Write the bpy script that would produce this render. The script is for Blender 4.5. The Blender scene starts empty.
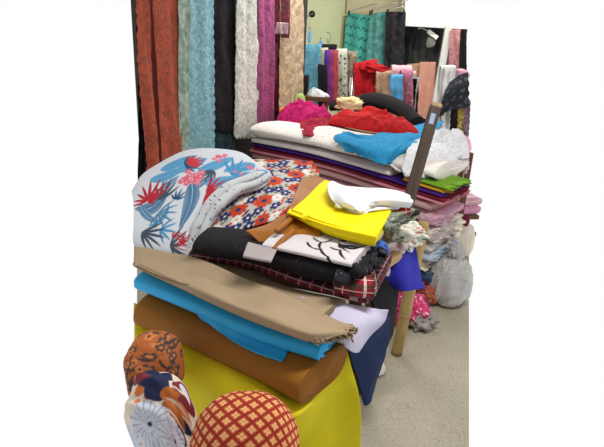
import bpy, math, random
import numpy as np
from mathutils import Vector

# ------------------------------------------------------------------ camera model
FPX, PITCH, ROLL, CAM_H = 520.0, math.radians(20.0), math.radians(3.0), 1.6
_F = np.array([0, math.cos(PITCH), -math.sin(PITCH)])
_U0 = np.array([0, math.sin(PITCH), math.cos(PITCH)])
_R0 = np.array([1.0, 0, 0])
_R = _R0 * math.cos(ROLL) + _U0 * math.sin(ROLL)
_U = _U0 * math.cos(ROLL) - _R0 * math.sin(ROLL)
EYE = np.array([0, 0, CAM_H])


def ray(px, py):
    return _F + _R * (px - 302.0) / FPX + _U * (223.5 - py) / FPX


def W(px, py, q):
    """q > 0: the place at height q; q < 0: the place at distance -q into the room."""
    r = ray(px, py)
    t = (q - CAM_H) / r[2] if q >= 0 else (-q) / r[1]
    return EYE + r * t


def to_px(P):
    d = np.asarray(P) - EYE
    z = d @ _F
    return np.stack([302 + FPX * (d @ _R) / z, 223.5 - FPX * (d @ _U) / z], -1)


def pts(rows):
    return np.array([[p if isinstance(p, np.ndarray) else W(*p) for p in r] for r in rows])


# ------------------------------------------------------------------ object helpers
SC = bpy.context.scene
COL = SC.collection


def lin(c):
    out = []
    for v in c:
        v = v / 255.0
        out.append(v / 12.92 if v <= .04045 else ((v + .055) / 1.055) ** 2.4)
    return tuple(out)


def tag(o, label=None, cat=None, group=None, kind=None):
    if label: o['label'] = label
    if cat: o['category'] = cat
    if group: o['group'] = group
    if kind: o['kind'] = kind
    return o


def empty(name, loc):
    o = bpy.data.objects.new(name, None)
    o.empty_display_size = .05
    o.location = Vector([float(v) for v in loc])
    COL.objects.link(o)
    return o


def link(name, V, F, mat, parent=None, uv=None, colr=None, smooth=True):
    V = np.asarray(V, float)
    c = np.array([(V[:, 0].min() + V[:, 0].max()) / 2, (V[:, 1].min() + V[:, 1].max()) / 2, V[:, 2].min()])
    me = bpy.data.meshes.new(name)
    me.from_pydata((V - c).tolist(), [], [tuple(int(i) for i in f) for f in F])
    nl = len(me.loops)
    vi = np.empty(nl, dtype=np.int32)
    me.loops.foreach_get('vertex_index', vi)
    if uv is not None:
        l = me.uv_layers.new(name='UVMap')
        l.data.foreach_set('uv', np.asarray(uv, float)[vi].astype(np.float32).ravel())
    if colr is not None:
        a = me.color_attributes.new('Col', 'FLOAT_COLOR', 'POINT')
        rgba = np.ones((len(V), 4), np.float32)
        rgba[:, :3] = colr
        a.data.foreach_set('color', rgba.ravel())
    if smooth:
        me.polygons.foreach_set('use_smooth', np.ones(len(me.polygons), dtype=bool))
    me.materials.append(mat)
    o = bpy.data.objects.new(name, me)
    COL.objects.link(o)
    if parent is not None:
        o.parent = parent
        base, p = np.zeros(3), parent
        while p is not None:
            base += np.array(p.location)
            p = p.parent
        c = c - base
    o.location = Vector([float(v) for v in c])
    return o


class Waves:
    """smooth pseudo random field on the plane or in space"""

    def __init__(self, seed, dim=2, n=14, spread=2.2):
        r = np.random.RandomState(seed)
        k = r.normal(size=(n, dim))
        k /= np.linalg.norm(k, axis=1)[:, None]
        self.k = k * np.exp(r.uniform(-math.log(spread), math.log(spread), n))[:, None]
        self.p = r.uniform(0, 6.28, n)
        self.a = 1 / np.sqrt(n / 2.0)

    def __call__(self, X):
        X = np.asarray(X, float)
        return np.sin(X @ self.k.T * 6.28 + self.p).sum(-1) * self.a

    def ridge(self, X):
        return 1 - 2 * (np.sqrt(np.tanh(self(X) * 1.3) ** 2 + .03) - .1)


def cr(P, n):
    """clamped Catmull-Rom through the points of axis 0, n samples"""
    P = np.asarray(P, float)
    m = len(P)
    E = np.concatenate([[2 * P[0] - P[1]], P, [2 * P[-1] - P[-2]]])
    t = np.linspace(0, m - 1, n)
    i = np.minimum(t.astype(int), m - 2)
    f = (t - i).reshape((-1,) + (1,) * (P.ndim - 1))
    p0, p1, p2, p3 = E[i], E[i + 1], E[i + 2], E[i + 3]
    return .5 * (2 * p1 + (p2 - p0) * f + (2 * p0 - 5 * p1 + 4 * p2 - p3) * f ** 2 + (3 * p1 - p0 - 3 * p2 + p3) * f ** 3)


def grid_normals(G):
    du, dv = np.gradient(G, axis=1), np.gradient(G, axis=0)
    n = np.cross(du, dv)
    n /= np.linalg.norm(n, axis=2)[..., None] + 1e-12
    return n


def grid_uv(G):
    su = np.linalg.norm(np.diff(G, axis=1), axis=2).mean(0)
    sv = np.linalg.norm(np.diff(G, axis=0), axis=2).mean(1)
    u = np.concatenate([[0], np.cumsum(su)])
    v = np.concatenate([[0], np.cumsum(sv)])
    return np.stack(np.meshgrid(u, v), -1)


def sheet(name, rows, mat, parent=None, n=(60, 60), thick=.012, wr=.004, wf=9, seed=1, ridge=False, paint=None, edge=0, edge2=None, ef=60, post=None):
    """a cloth: smooth surface through a coarse net of places, wrinkled, with real thickness"""
    G = rows if isinstance(rows, np.ndarray) else pts(rows)
    G = cr(G, n[1])
    G = cr(G.transpose(1, 0, 2), n[0]).transpose(1, 0, 2)
    uv = grid_uv(G)
    if edge2 is None: edge2 = edge
    if edge or edge2:
        e = Waves(seed + 77, 1, 10, 1.6)
        uu = uv[0, :, 0]
        vv = uv[:, 0, 1]
        G[-2:, :, :] += ((G[-1] - G[-4]) / np.linalg.norm(G[-1] - G[-4], axis=1)[:, None] * (e(uu[:, None] * ef / 6.28) * edge)[:, None])[None]
        G[:, -2:, :] += ((G[:, -1] - G[:, -4]) / np.linalg.norm(G[:, -1] - G[:, -4], axis=1)[:, None] * (e(vv[:, None] * ef / 6.28 + 3) * edge2)[:, None])[:, None]
    nrm = grid_normals(G)
    if nrm[..., 2].mean() < 0 and abs(nrm[..., 2].mean()) > .15: nrm = -nrm; fl = True
    elif abs(nrm[..., 2].mean()) <= .15 and nrm[..., 1].mean() > 0: nrm = -nrm; fl = True
    else: fl = False
    if wr:
        w = Waves(seed, 2)
        X = uv * wf / 6.28 * 2
        d = w.ridge(X) if ridge else w(X)
        d = d + .4 * Waves(seed + 5, 2)(X * 2.3)
        G = G + nrm * (d * wr)[..., None]
        nrm = grid_normals(G) * (-1 if fl else 1)
    if post is not None: G = post(G, uv)
    B = G - nrm * thick
    return grid_solid(name, G, B, uv, mat, parent, paint, fl)


def grid_solid(name, G, B, uv, mat, parent=None, paint=None, fl=False):
    h, w = G.shape[:2]
    V = np.concatenate([G.reshape(-1, 3), B.reshape(-1, 3)])
    UV = np.concatenate([uv.reshape(-1, 2)] * 2)
    idx = np.arange(h * w).reshape(h, w)
    q = np.stack([idx[:-1, :-1], idx[:-1, 1:], idx[1:, 1:], idx[1:, :-1]], -1).reshape(-1, 4)
    if fl: q = q[:, ::-1]
    off = h * w
    F = [q, q[:, ::-1] + off]
    loop = np.concatenate([idx[0, :-1], idx[:-1, -1], idx[-1, :0:-1], idx[:0:-1, 0]])
    nx = np.roll(loop, -1)
    rim = np.stack([nx, loop, loop + off, nx + off], -1)
    if fl: rim = rim[:, ::-1]
    F.append(rim)
    F = np.concatenate(F)
    c = None
    if paint is not None:
        c = paint(UV, V)
    return link(name, V, F, mat, parent, UV, c)


def bolt(name, path, w, h, mat, parent=None, ns=70, m=40, n=3.0, amp=.003, seed=1, cap=.004, back=True, paint=None, endnoise=0, vary=.06, bdir=None):
    """a flat folded length of cloth; path runs along the middle of its front face"""
    P = np.array([p if isinstance(p, np.ndarray) else W(*p) for p in path])
    C = cr(P, ns)
    T = np.gradient(C, axis=0)
    T /= np.linalg.norm(T, axis=1)[:, None]
    B = np.stack([-T[:, 1], T[:, 0], 0 * T[:, 0]], 1)
    B /= np.linalg.norm(B, axis=1)[:, None]
    if B[:, 1].mean() < 0: B = -B
    Z = np.cross(T, B)
    Z /= np.linalg.norm(Z, axis=1)[:, None]
    if bdir is not None: B = np.tile(np.asarray(bdir, float), (ns, 1))
    if Z[:, 2].mean() < 0: Z = -Z
    C = C + B * w / 2
    a = np.linspace(0, 2 * np.pi, m, endpoint=False)
    ca, sa = np.cos(a), np.sin(a)
    cx = np.sign(ca) * np.abs(ca) ** (2 / n)
    cz = np.sign(sa) * np.abs(sa) ** (2 / n)
    s = np.concatenate([[0], np.cumsum(np.linalg.norm(np.diff(C, axis=0), axis=1))])
    f1 = Waves(seed, 1, 6)
    hs = h * (1 + vary * f1(s[:, None] * .6))
    per = np.concatenate([[0], np.cumsum(np.hypot(np.diff(cx) * w / 2, np.diff(cz) * h / 2))])
    V = C[:, None] + B[:, None] * (cx * w / 2)[None, :, None] + Z[:, None] * (cz[None, :] * hs[:, None] / 2)[..., None]
    uv = np.stack(np.broadcast_arrays(s[:, None], per[None, :]), -1)
    nrm = B[:, None] * (cx * np.abs(cx))[None, :, None] + Z[:, None] * (cz * np.abs(cz))[None, :, None]
    nrm /= np.linalg.norm(nrm, axis=2)[..., None] + 1e-9
    wv = Waves(seed + 3, 3)
    V = V + nrm * (wv(V * np.array([1.2, 1.2, 4])) * amp)[..., None]
    if endnoise:
        e = Waves(seed + 9, 1, 8)
        k = np.exp(-(s[-1] - s) / .06)[:, None, None]
        V = V + T[-1] * k * (e(per[:, None] * 12) * endnoise)[None, :, None]
    rings = [V[i] for i in range(ns)]
    uvs = [uv[i] for i in range(ns)]

    def caps(end):
        R, U, t = V[end], uv[end], T[end] * (1 if end == -1 else -1)
        c = R.mean(0)
        out, ou = [], []
        zc = (R - c) @ Z[end]
        for j, k in enumerate((.93, .86, .74, .62, .5, .38, .26, .12)):
            q = c + (R - c) * k + (Z[end] * (zc * 0)[:, None]) + t * (cap * (1 if j % 2 else -1) + .006 * (1 - k))
            out.append(q); ou.append(U + np.array([.1 * (1 - k), .1 * (1 - k)]))
        return out, ou
    o1, u1 = caps(-1)
    o0, u0 = caps(0)
    allr = o0[::-1] + rings + o1
    allu = u0[::-1] + uvs + u1
    N = len(allr)
    VV = np.concatenate(allr)
    UU = np.concatenate(allu)
    idx = np.arange(N * m).reshape(N, m)
    j2 = np.roll(idx, -1, axis=1)
    q = np.stack([idx[:-1], j2[:-1], j2[1:], idx[1:]], -1).reshape(-1, 4)
    # orientation
    a0, b0, c0 = VV[q[len(q) // 2][0]], VV[q[len(q) // 2][1]], VV[q[len(q) // 2][2]]
    nn = np.cross(b0 - a0, c0 - b0)
    flip = nn @ ((a0 + c0) / 2 - C[len(C) // 2]) < 0
    F = [tuple(r[::-1] if flip else r) for r in q.tolist()]
    e0, e1 = idx[0].tolist(), idx[-1].tolist()
    F.append(tuple(e0 if flip else e0[::-1])); F.append(tuple(e1[::-1] if flip else e1))
    c = paint(UU, VV) if paint else None
    return link(name, VV, F, mat, parent, UU, c)


def heap(name, c, rx, ry, h, mat, parent=None, seed=1, rot=0, nr=60, na=140, folds=1.0, freq=5, lobes=.16, floor_t=.01, paint=None, base=None, power=.7, hole=None):
    """a crumpled heap of cloth lying on something at height c.z; base(x, y) may give a bumpy support"""
    c = np.asarray(c, float)
    r = np.linspace(0, 1, nr)
    a = np.linspace(0, 2 * np.pi, na, endpoint=False)
    A, Rr = np.meshgrid(a, r)
    e = Waves(seed, 2, 10)
    ir = 1 + lobes * e(np.stack([np.cos(a), np.sin(a)], -1) * .45)
    X = Rr * np.cos(A) * rx * ir[None]
    Y = Rr * np.sin(A) * ry * ir[None]
    ca, sa = math.cos(rot), math.sin(rot)
    x, y = X * ca - Y * sa, X * sa + Y * ca
    f = Waves(seed + 11, 2, 12)
    f2 = Waves(seed + 12, 2, 12)
    uv = np.stack([x, y], -1)
    warp = uv + .05 * np.stack([f2(uv * freq * .3), f2(uv * freq * .3 + 7)], -1)
    rid = f.ridge(warp * freq / 3)
    rid2 = f2.ridge(warp * freq / 1.2)
    dome = (1 - Rr ** 2.2).clip(0) ** power
    z = h * dome * (1 + .20 * folds * rid + .09 * folds * rid2 + .22 * f(uv * freq / 6)) / 1.1 + floor_t * (1 - Rr ** 8) + .006 * folds * (rid2 * .5 + .5) * (1 - Rr ** 6)
    z = z.clip(.0, None)
    z0 = np.zeros_like(z) + c[2]
    if base is not None: z0 = base(c[0] + x, c[1] + y)
    top = np.stack([c[0] + x, c[1] + y, z0 + z], -1)
    low = np.stack([c[0] + x, c[1] + y, z0 - .002], -1)
    V = np.concatenate([top.reshape(-1, 3), low.reshape(-1, 3)])
    slope = np.stack([x, y + z * .8], -1)
    UV = np.concatenate([slope.reshape(-1, 2)] * 2)
    idx = np.arange(nr * na).reshape(nr, na)
    j2 = np.roll(idx, -1, 1)
    q = np.stack([idx[1:], j2[1:], j2[:-1], idx[:-1]], -1).reshape(-1, 4)
    q = q[:, ::-1]
    q = np.stack([idx[:-1], idx[1:], j2[1:], j2[:-1]], -1).reshape(-1, 4)
    off = nr * na
    rim = np.stack([idx[-1], idx[-1] + off, j2[-1] + off, j2[-1]], -1)
    F = np.concatenate([q, q[:, ::-1] + off, rim])
    return link(name, V, F, mat, parent, UV, paint(UV, V) if paint else None)


def bundle(name, c, r, mat, parent=None, seed=1, n=(150, 110), amp=.05, freq=1.5, axis=(0, -.55, .83), paint=None, tilt=0, sq=2.3, flat=-.75, pleat=0):
    """a round stuffed bundle (cloth tied round its contents), flattened underneath"""
    c, r = np.asarray(c, float), np.asarray(r, float)
    th = np.linspace(0, 2 * np.pi, n[0], endpoint=False)
    ph = np.linspace(-np.pi / 2, np.pi / 2, n[1])
    T, P = np.meshgrid(th, ph)

    def se(v, e): return np.sign(v) * np.abs(v) ** (2 / e)
    D = np.stack([np.cos(T) * np.cos(P), np.sin(T) * np.cos(P), np.sin(P)], -1)
    S = np.stack([se(np.cos(T), sq) * se(np.cos(P), sq), se(np.sin(T), sq) * se(np.cos(P), sq), se(np.sin(P), sq)], -1)
    S[..., 2] = np.maximum(S[..., 2], flat)
    w = Waves(seed, 3, 12)
    k = 1 + amp * w(D * freq / 2) + amp * .35 * w(D * freq * 1.7)
    if pleat: k = k + pleat * np.abs(np.sin(T * 9 + 2 * w(D * .5)))
    X = S * k[..., None] * r
    if tilt:
        ct, st = math.cos(tilt), math.sin(tilt)
        X = np.stack([X[..., 0] * ct - X[..., 2] * st, X[..., 1], X[..., 0] * st + X[..., 2] * ct], -1)
    V = (X + c).reshape(-1, 3)
    ax = np.array(axis, float); ax /= np.linalg.norm(ax)
    e1 = np.array([1.0, 0, 0]); e1 -= ax * (e1 @ ax); e1 /= np.linalg.norm(e1)
    e2 = np.cross(ax, e1)
    dd = D.reshape(-1, 3)
    ang = np.arccos((dd @ ax).clip(-1, 1))
    q = np.stack([dd @ e1, dd @ e2], -1)
    q /= np.linalg.norm(q, axis=1)[:, None] + 1e-9
    UV = q * ang[:, None] * r.mean()
    idx = np.arange(n[0] * n[1]).reshape(n[1], n[0])
    j2 = np.roll(idx, -1, 1)
    F = np.stack([idx[:-1], j2[:-1], j2[1:], idx[1:]], -1).reshape(-1, 4)
    return link(name, V, F, mat, parent, UV, paint(UV, V) if paint else None)


def tube(name, path, r, mat, parent=None, n=12, ns=None, wob=0, seed=1, ell=1.0):
    P = np.array([p if isinstance(p, np.ndarray) else W(*p) for p in path], float)
    C = cr(P, ns or max(2, 10 * (len(P) - 1))) if len(P) > 2 else (P if ns is None else cr(P, ns))
    T = np.gradient(C, axis=0); T /= np.linalg.norm(T, axis=1)[:, None]
    up = np.array([0, 0, 1.0]) if abs(T[:, 2]).mean() < .8 else np.array([0, 1.0, 0])
    A = np.cross(T, up); A /= np.linalg.norm(A, axis=1)[:, None]
    Bn = np.cross(A, T)
    a = np.linspace(0, 2 * np.pi, n, endpoint=False)
    R = np.full(len(C), r) if np.isscalar(r) else np.interp(np.linspace(0, 1, len(C)), np.linspace(0, 1, len(r)), r)
    if wob: R = R * (1 + wob * Waves(seed, 1, 8)(np.linspace(0, 1, len(C))[:, None] * 3))
    V = C[:, None] + (A[:, None] * np.cos(a)[None, :, None] + Bn[:, None] * np.sin(a)[None, :, None] * ell) * R[:, None, None]
    idx = np.arange(len(C) * n).reshape(len(C), n)
    j2 = np.roll(idx, -1, 1)
    F = [tuple(f) for f in np.stack([idx[:-1], j2[:-1], j2[1:], idx[1:]], -1).reshape(-1, 4).tolist()]
    F += [tuple(idx[0].tolist()[::-1]), tuple(idx[-1].tolist())]
    s = np.concatenate([[0], np.cumsum(np.linalg.norm(np.diff(C, axis=0), axis=1))])
    uv = np.stack(np.broadcast_arrays((a * (R.mean()))[None], s[:, None]), -1).reshape(-1, 2)
    return link(name, V.reshape(-1, 3), F, mat, parent, uv)


def bar(name, p, q, w, t, mat, parent=None, side=(1, 0, 0), bev=.004):
    """a straight timber: w wide along side, t thick, edges chamfered"""
    p, q = np.asarray(p, float), np.asarray(q, float)
    T = (q - p) / np.linalg.norm(q - p)
    A = np.array(side, float); A -= T * (A @ T); A /= np.linalg.norm(A)
    Bn = np.cross(T, A)
    b = min(bev, w / 4, t / 4)
    hw, ht = w / 2, t / 2
    prof = [(-hw + b, -ht), (hw - b, -ht), (hw, -ht + b), (hw, ht - b), (hw - b, ht), (-hw + b, ht), (-hw, ht - b), (-hw, -ht + b)]
    V, UV = [], []
    L = np.linalg.norm(q - p)
    ks = [0, b / L, 1 - b / L, 1]
    for i, k in enumerate(ks):
        sc = .9 if i in (0, 3) else 1
        for x, y in prof:
            V.append(p + T * (k * L) + A * x * sc + Bn * y * sc); UV.append((x + y, k * L))
    F = []
    for i in range(3):
        for j in range(8):
            F.append((i * 8 + j, i * 8 + (j + 1) % 8, i * 8 + 8 + (j + 1) % 8, i * 8 + 8 + j))
    F += [tuple(range(7, -1, -1)), tuple(range(24, 32))]
    return link(name, V, F, mat, parent, UV, smooth=False)


def panel(name, tl, tr, bl, br, mat, parent=None, n=(40, 90), folds=3, amp=.012, scl=0, scr=0, scb=0, sc_n=16, thick=.004, seed=1, paint=None, wr=.002):
    """a hanging length of cloth between four places, with vertical folds and scalloped edges"""
    tl, tr, bl, br = [p if isinstance(p, np.ndarray) else W(*p) for p in (tl, tr, bl, br)]
    u = np.linspace(0, 1, n[0])[None, :, None]
    v = np.linspace(0, 1, n[1])[:, None, None]
    G = (tl * (1 - u) + tr * u) * (1 - v) + (bl * (1 - u) + br * u) * v
    uv = grid_uv(G)
    w_, h_ = uv[-1, -1]
    side = tr - tl; side = side / np.linalg.norm(side)
    nrm = np.cross(side, np.array([0, 0, 1.0])); nrm /= np.linalg.norm(nrm)
    if nrm[1] > 0: nrm = -nrm
    uu, vv = u[..., 0], v[..., 0]
    wv = Waves(seed, 2, 8)
    X = np.stack(np.broadcast_arrays(uu * folds, vv * .5), -1)
    ph = Waves(seed + 1, 1, 5)
    d = np.sin((uu * folds + .25 * ph(vv * .6)[:, None]) * 6.28 + seed) * .6 + .5 * wv(X)
    G = G + nrm * (d * amp * (.6 + .4 * vv))[..., None]
    G = G + nrm * (Waves(seed + 6, 2)(uv * 6) * wr)[..., None]
    if scl or scr:
        sc = np.abs(np.sin(vv * sc_n * 3.14159)) - .6
        G = G - side * (scl * sc * np.exp(-uu * 6))[..., None] + side * (scr * sc * np.exp(-(1 - uu) * 6))[..., None]
    if scb:
        sc = np.abs(np.sin(uu * w_ / .05 * 3.14)) - .5
        G[..., 2] -= scb * sc * np.exp(-(1 - vv) * 12)
    B = G - nrm * thick
    return grid_solid(name, G, B, uv, mat, parent, paint, True)


def drape(name, x0, x1, yt, yb, d, mat, parent=None, thick=.07, seed=1, n=(30, 60), folds=3, amp=.012, slant=0, yb2=None, wr=.003, dd=0, paint=None, yt2=None):
    """a folded cloth hung over a rail: down the front and down the back"""
    yt2 = yt if yt2 is None else yt2
    yb2 = yb if yb2 is None else yb2
    A, B = W(x0, yt, -d), W(x1, yt2, -(d + dd))
    bx0, bx1 = W(x0 + slant, yb, -d), W(x1 + slant, yb2, -(d + dd))
    n0 = n[0]
    rows = []
    u = np.linspace(0, 1, n0)[:, None]
    top = A * (1 - u) + B * u
    bot = bx0 * (1 - u) + bx1 * u
    side = (B - A) / np.linalg.norm(B - A)
    bk = np.cross(np.array([0, 0, 1.0]), side); bk /= np.linalg.norm(bk)
    if bk[1] < 0: bk = -bk
    f = Waves(seed, 2, 8)
    uu = u[:, 0]

    def put(row, v):
        off = np.sin(uu * folds * 6.28 + seed) * amp + amp * .8 * f(np.stack([uu * folds * .4, 0 * uu + v], -1))
        return row - bk * (off * (.35 + .65 * v))[:, None]
    R = thick / 2
    for v in np.linspace(1, .04, n[1] // 2 - 4): rows.append(put(top * (1 - v) + (bot * .8 + top * .2) * v + bk * thick, v))
    for a in np.linspace(0, np.pi, 10)[1:-1]:
        rows.append(top + bk * (R + R * math.cos(a)) + np.array([0, 0, R * math.sin(a) * .8]) - bk * 0)
    for v in np.linspace(.04, 1, n[1] // 2): rows.append(put(top * (1 - v) + bot * v, v))
    G = np.array(rows)
    uv = grid_uv(G)
    nr = grid_normals(G)
    G = G + nr * (Waves(seed + 2, 2)(uv * 5) * wr)[..., None]
    mid = G[len(G) // 2 - 2].mean(0)
    s = nr[-5].mean(0) @ bk
    if s > 0: nr = -nr; fl = True
    else: fl = False
    return grid_solid(name, G, G - nr * .006, uv, mat, parent, paint, fl)


# ------------------------------------------------------------------ materials
MATS = {}


class NT:
    def __init__(self, name):
        self.m = bpy.data.materials.new(name); self.m.use_nodes = True
        self.t = self.m.node_tree; self.t.nodes.clear()
        self.out = self.t.nodes.new('ShaderNodeOutputMaterial')
        self.b = self.t.nodes.new('ShaderNodeBsdfPrincipled')
        self.t.links.new(self.b.outputs[0], self.out.inputs[0])

    def n(self, typ, **kw):
        nd = self.t.nodes.new(typ)
        ins = kw.pop('ins', {})
        for k, v in kw.items(): setattr(nd, k, v)
        for k, v in ins.items(): self.put(nd.inputs[k], v)
        return nd

    def put(self, sock, v):
        if isinstance(v, bpy.types.NodeSocket): self.t.links.new(v, sock)
        elif isinstance(v, (tuple, list)) and len(v) == 3 and sock.type == 'RGBA': sock.default_value = (*v, 1)
        else: sock.default_value = v

    def math(self, op, a, b=0.0, c=0.0):
        nd = self.n('ShaderNodeMath', operation=op)
        for i, v in enumerate((a, b, c)): self.put(nd.inputs[i], v)
        return nd.outputs[0]

    def mix(self, f, a, b, mode='MIX'):
        nd = self.n('ShaderNodeMix', data_type='RGBA', blend_type=mode)
        self.put(nd.inputs[0], f); self.put(nd.inputs[6], a); self.put(nd.inputs[7], b)
        return nd.outputs[2]

    def uv(self):
        return self.n('ShaderNodeTexCoord').outputs['UV']

    def noise(self, vec, scale, detail=3, rough=.5, dist=0):
        nd = self.n('ShaderNodeTexNoise', ins={'Vector': vec, 'Scale': scale, 'Detail': detail, 'Roughness': rough, 'Distortion': dist})
        return nd.outputs[0]

    def ramp(self, f, lo, hi):
        nd = self.n('ShaderNodeMapRange', ins={0: f, 1: lo, 2: hi})
        return nd.outputs[0]

    def bump(self, h, strength=.3, dist=.004):
        nd = self.n('ShaderNodeBump', ins={'Height': h, 'Strength': strength, 'Distance': dist})
        self.t.links.new(nd.outputs[0], self.b.inputs['Normal'])

    def fin(self, color, rough=.85, sheen=.0, spec=.25, metal=0):
        self.put(self.b.inputs['Base Color'], color)
        self.put(self.b.inputs['Roughness'], rough)
        self.b.inputs['Specular IOR Level'].default_value = spec
        self.b.inputs['Metallic'].default_value = metal
        if sheen:
            self.b.inputs['Sheen Weight'].default_value = sheen
            self.b.inputs['Sheen Roughness'].default_value = .5
        return self.m


def fabric(name, c, rough=.85, var=.07, scale=9, sheen=.0, spec=.2, weave=True):
    if name in MATS: return MATS[name]
    t = NT(name); u = t.uv(); c = lin(c)
    nz = t.noise(u, scale, 4)
    col = t.mix(t.ramp(nz, .3, .7), tuple(v * (1 - var) for v in c), tuple(min(1, v * (1 + var)) for v in c))
    if weave: t.bump(t.noise(u, 420, 2), .18, .0015)
    MATS[name] = t.fin(col, rough, sheen, spec)
    return MATS[name]


def lace(name, c, gap, scale=55, big=14, lo=.28, hi=.55, amt=.8, dist=1.0, rough=.85):
    """corded lace: raised motifs over a darker net"""
    if name in MATS: return MATS[name]
    t = NT(name); u = t.uv(); c, gap = lin(c), lin(gap)
    wob = t.noise(u, big, 3, .5, dist)
    vo = t.n('ShaderNodeTexVoronoi', feature='SMOOTH_F1', ins={'Vector': u, 'Scale': scale})
    fine = t.ramp(vo.outputs['Distance'], .15, .6)
    motif = t.ramp(wob, .45, .55)
    f = t.math('MULTIPLY', t.math('ADD', t.math('MULTIPLY', fine, .75), t.math('MULTIPLY', motif, .45)), amt)
    nd = t.n('ShaderNodeClamp', ins={0: f})
    col = t.mix(nd.outputs[0], c, gap)
    t.bump(t.math('SUBTRACT', 1.0, f), .5, .006)
    MATS[name] = t.fin(col, rough, .0, .2)
    return MATS[name]


def stripes(t, x, period, a, b):
    f = t.math('FRACT', t.math('DIVIDE', x, period))
    return t.math('MULTIPLY', t.math('GREATER_THAN', f, a), t.math('LESS_THAN', f, b))


def plaid(name, base, dark, line, acc, period=.06):
    if name in MATS: return MATS[name]
    t = NT(name); s = t.n('ShaderNodeSeparateXYZ', ins={0: t.uv()})
    x, y = s.outputs[0], s.outputs[1]
    col = lin(base)
    for ax in (x, y):
        col = t.mix(t.math('MULTIPLY', stripes(t, ax, period, .05, .45), .65), col, lin(dark))
    for ax in (x, y):
        col = t.mix(t.math('MULTIPLY', stripes(t, ax, period, .62, .70), .75), col, lin(line))
        col = t.mix(t.math('MULTIPLY', stripes(t, ax, period, .22, .27), .6), col, lin(acc))
    t.bump(t.noise(t.uv(), 400, 2), .2, .0015)
    MATS[name] = t.fin(col, .9)
    return MATS[name]


def speckle(name, base, cols, scale=40, size=.28, rough=.85):
    """small scattered blossoms: every cell of the cloth carries one in one of the colours"""
    if name in MATS: return MATS[name]
    t = NT(name); u = t.uv()
    col = lin(base)
    for i, c in enumerate(cols):
        mp = t.n('ShaderNodeMapping', ins={'Vector': u, 'Location': (i * 3.1, i * 1.7, 0)})
        vo = t.n('ShaderNodeTexVoronoi', ins={'Vector': mp.outputs[0], 'Scale': scale * (1 + .23 * i)})
        wob = t.math('MULTIPLY', t.noise(u, scale * 4, 2), .25)
        f = t.math('LESS_THAN', t.math('ADD', vo.outputs['Distance'], wob), size + .1)
        col = t.mix(f, col, lin(c))
    t.bump(t.noise(u, 420, 2), .2, .0015)
    MATS[name] = t.fin(col, rough)
    return MATS[name]


def painted(name, rough=.85, spec=.2):
    """printed cloth: the print sits in the cloth's own colour attribute"""
    if name in MATS: return MATS[name]
    t = NT(name)
    a = t.n('ShaderNodeVertexColor', layer_name='Col')
    t.bump(t.noise(t.uv(), 420, 2), .2, .0015)
    MATS[name] = t.fin(a.outputs[0], rough, 0, spec)
    return MATS[name]


def wood(name, c, c2, rough=.6, scale=1.0):
    if name in MATS: return MATS[name]
    t = NT(name)
    mp = t.n('ShaderNodeMapping', ins={'Vector': t.uv(), 'Scale': (60 * scale, 5 * scale, 1)})
    nz = t.noise(mp.outputs[0], 1, 5, .6, .6)
    col = t.mix(t.ramp(nz, .3, .7), lin(c), lin(c2))
    t.bump(nz, .2, .003)
    MATS[name] = t.fin(col, rough, 0, .3)
    return MATS[name]


def plain(name, c, rough=.5, spec=.4, metal=0, em=0):
    if name in MATS: return MATS[name]
    t = NT(name)
    nz = t.noise(t.n('ShaderNodeTexCoord').outputs['Object'], 6, 4)
    c = lin(c)
    col = t.mix(t.ramp(nz, .2, .8), tuple(v * .96 for v in c), c)
    MATS[name] = t.fin(col, rough, 0, spec, metal)
    return MATS[name]


# ------------------------------------------------------------------ print drawing (cloth coordinates in metres)
def rot2(uv, c, ang):
    d = uv - np.asarray(c)
    ca, sa = math.cos(ang), math.sin(ang)
    return d[:, 0] * ca + d[:, 1] * sa, -d[:, 0] * sa + d[:, 1] * ca


def lay(col, mask, c):
    if isinstance(mask, np.ndarray) and mask.dtype == bool: mask = mask.astype(float)
    col[:] = col * (1 - mask[:, None]) + np.asarray(c)[None] * mask[:, None] if np.ndim(c) == 1 else col * (1 - mask[:, None]) + c * mask[:, None]


def soft(x, w): return (.5 + x / w).clip(0, 1)


def leaf(col, uv, c, ang, L, wd, c1, c2=None, curve=0, ribs=.012):
    a, b = rot2(uv, c, ang)
    t = a / L
    inside = (t > 0) & (t < 1)
    tt = t.clip(0, 1)
    mid = curve * L * np.sin(tt * 3.1416)
    half = wd * np.sin(tt ** .8 * 3.14159).clip(0, 1) ** .7
    e = half - np.abs(b - mid)
    m = soft(e, .003) * inside
    c1 = np.array(c1)
    if c2 is not None:
        w = np.abs(np.sin((a + np.abs(b - mid) * .9) / ribs * 3.1416))
        k = (np.abs(b - mid) / wd).clip(0, 1)
        mixv = (.75 * k * w + .1)[:, None]
        cc = c1 * (1 - mixv) + np.array(c2) * mixv
        lay(col, m, cc)
        lay(col, m * (np.abs(b - mid) < .0022), np.array(c2))
    else:
        lay(col, m, c1)


def fan(col, uv, c, ang, L, n, spread, wd, c1, c2=None):
    for i in range(n):
        k = (i / (n - 1) - .5) if n > 1 else 0
        leaf(col, uv, c, ang + k * spread, L * (1 - .35 * abs(k) * 2 * .5), wd, c1, c2, curve=.1 * k)


def bloom(col, uv, c, R, n, ph, c1, cc=None, inner=.3, lobe=.45, line=None):
    d = uv - np.asarray(c)
    r = np.hypot(d[:, 0], d[:, 1]); a = np.arctan2(d[:, 1], d[:, 0])
    edge = R * (1 - lobe + lobe * np.abs(np.cos((a - ph) * n / 2)) ** .6)
    lay(col, soft(edge - r, .003), c1)
    if line is not None:
        lay(col, soft(edge - r, .003) * (np.abs(np.sin((a - ph) * n * 2)) < .3) * (r > R * inner) * .7, line)
    if cc is not None: lay(col, soft(R * inner - r, .003), cc)


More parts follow.
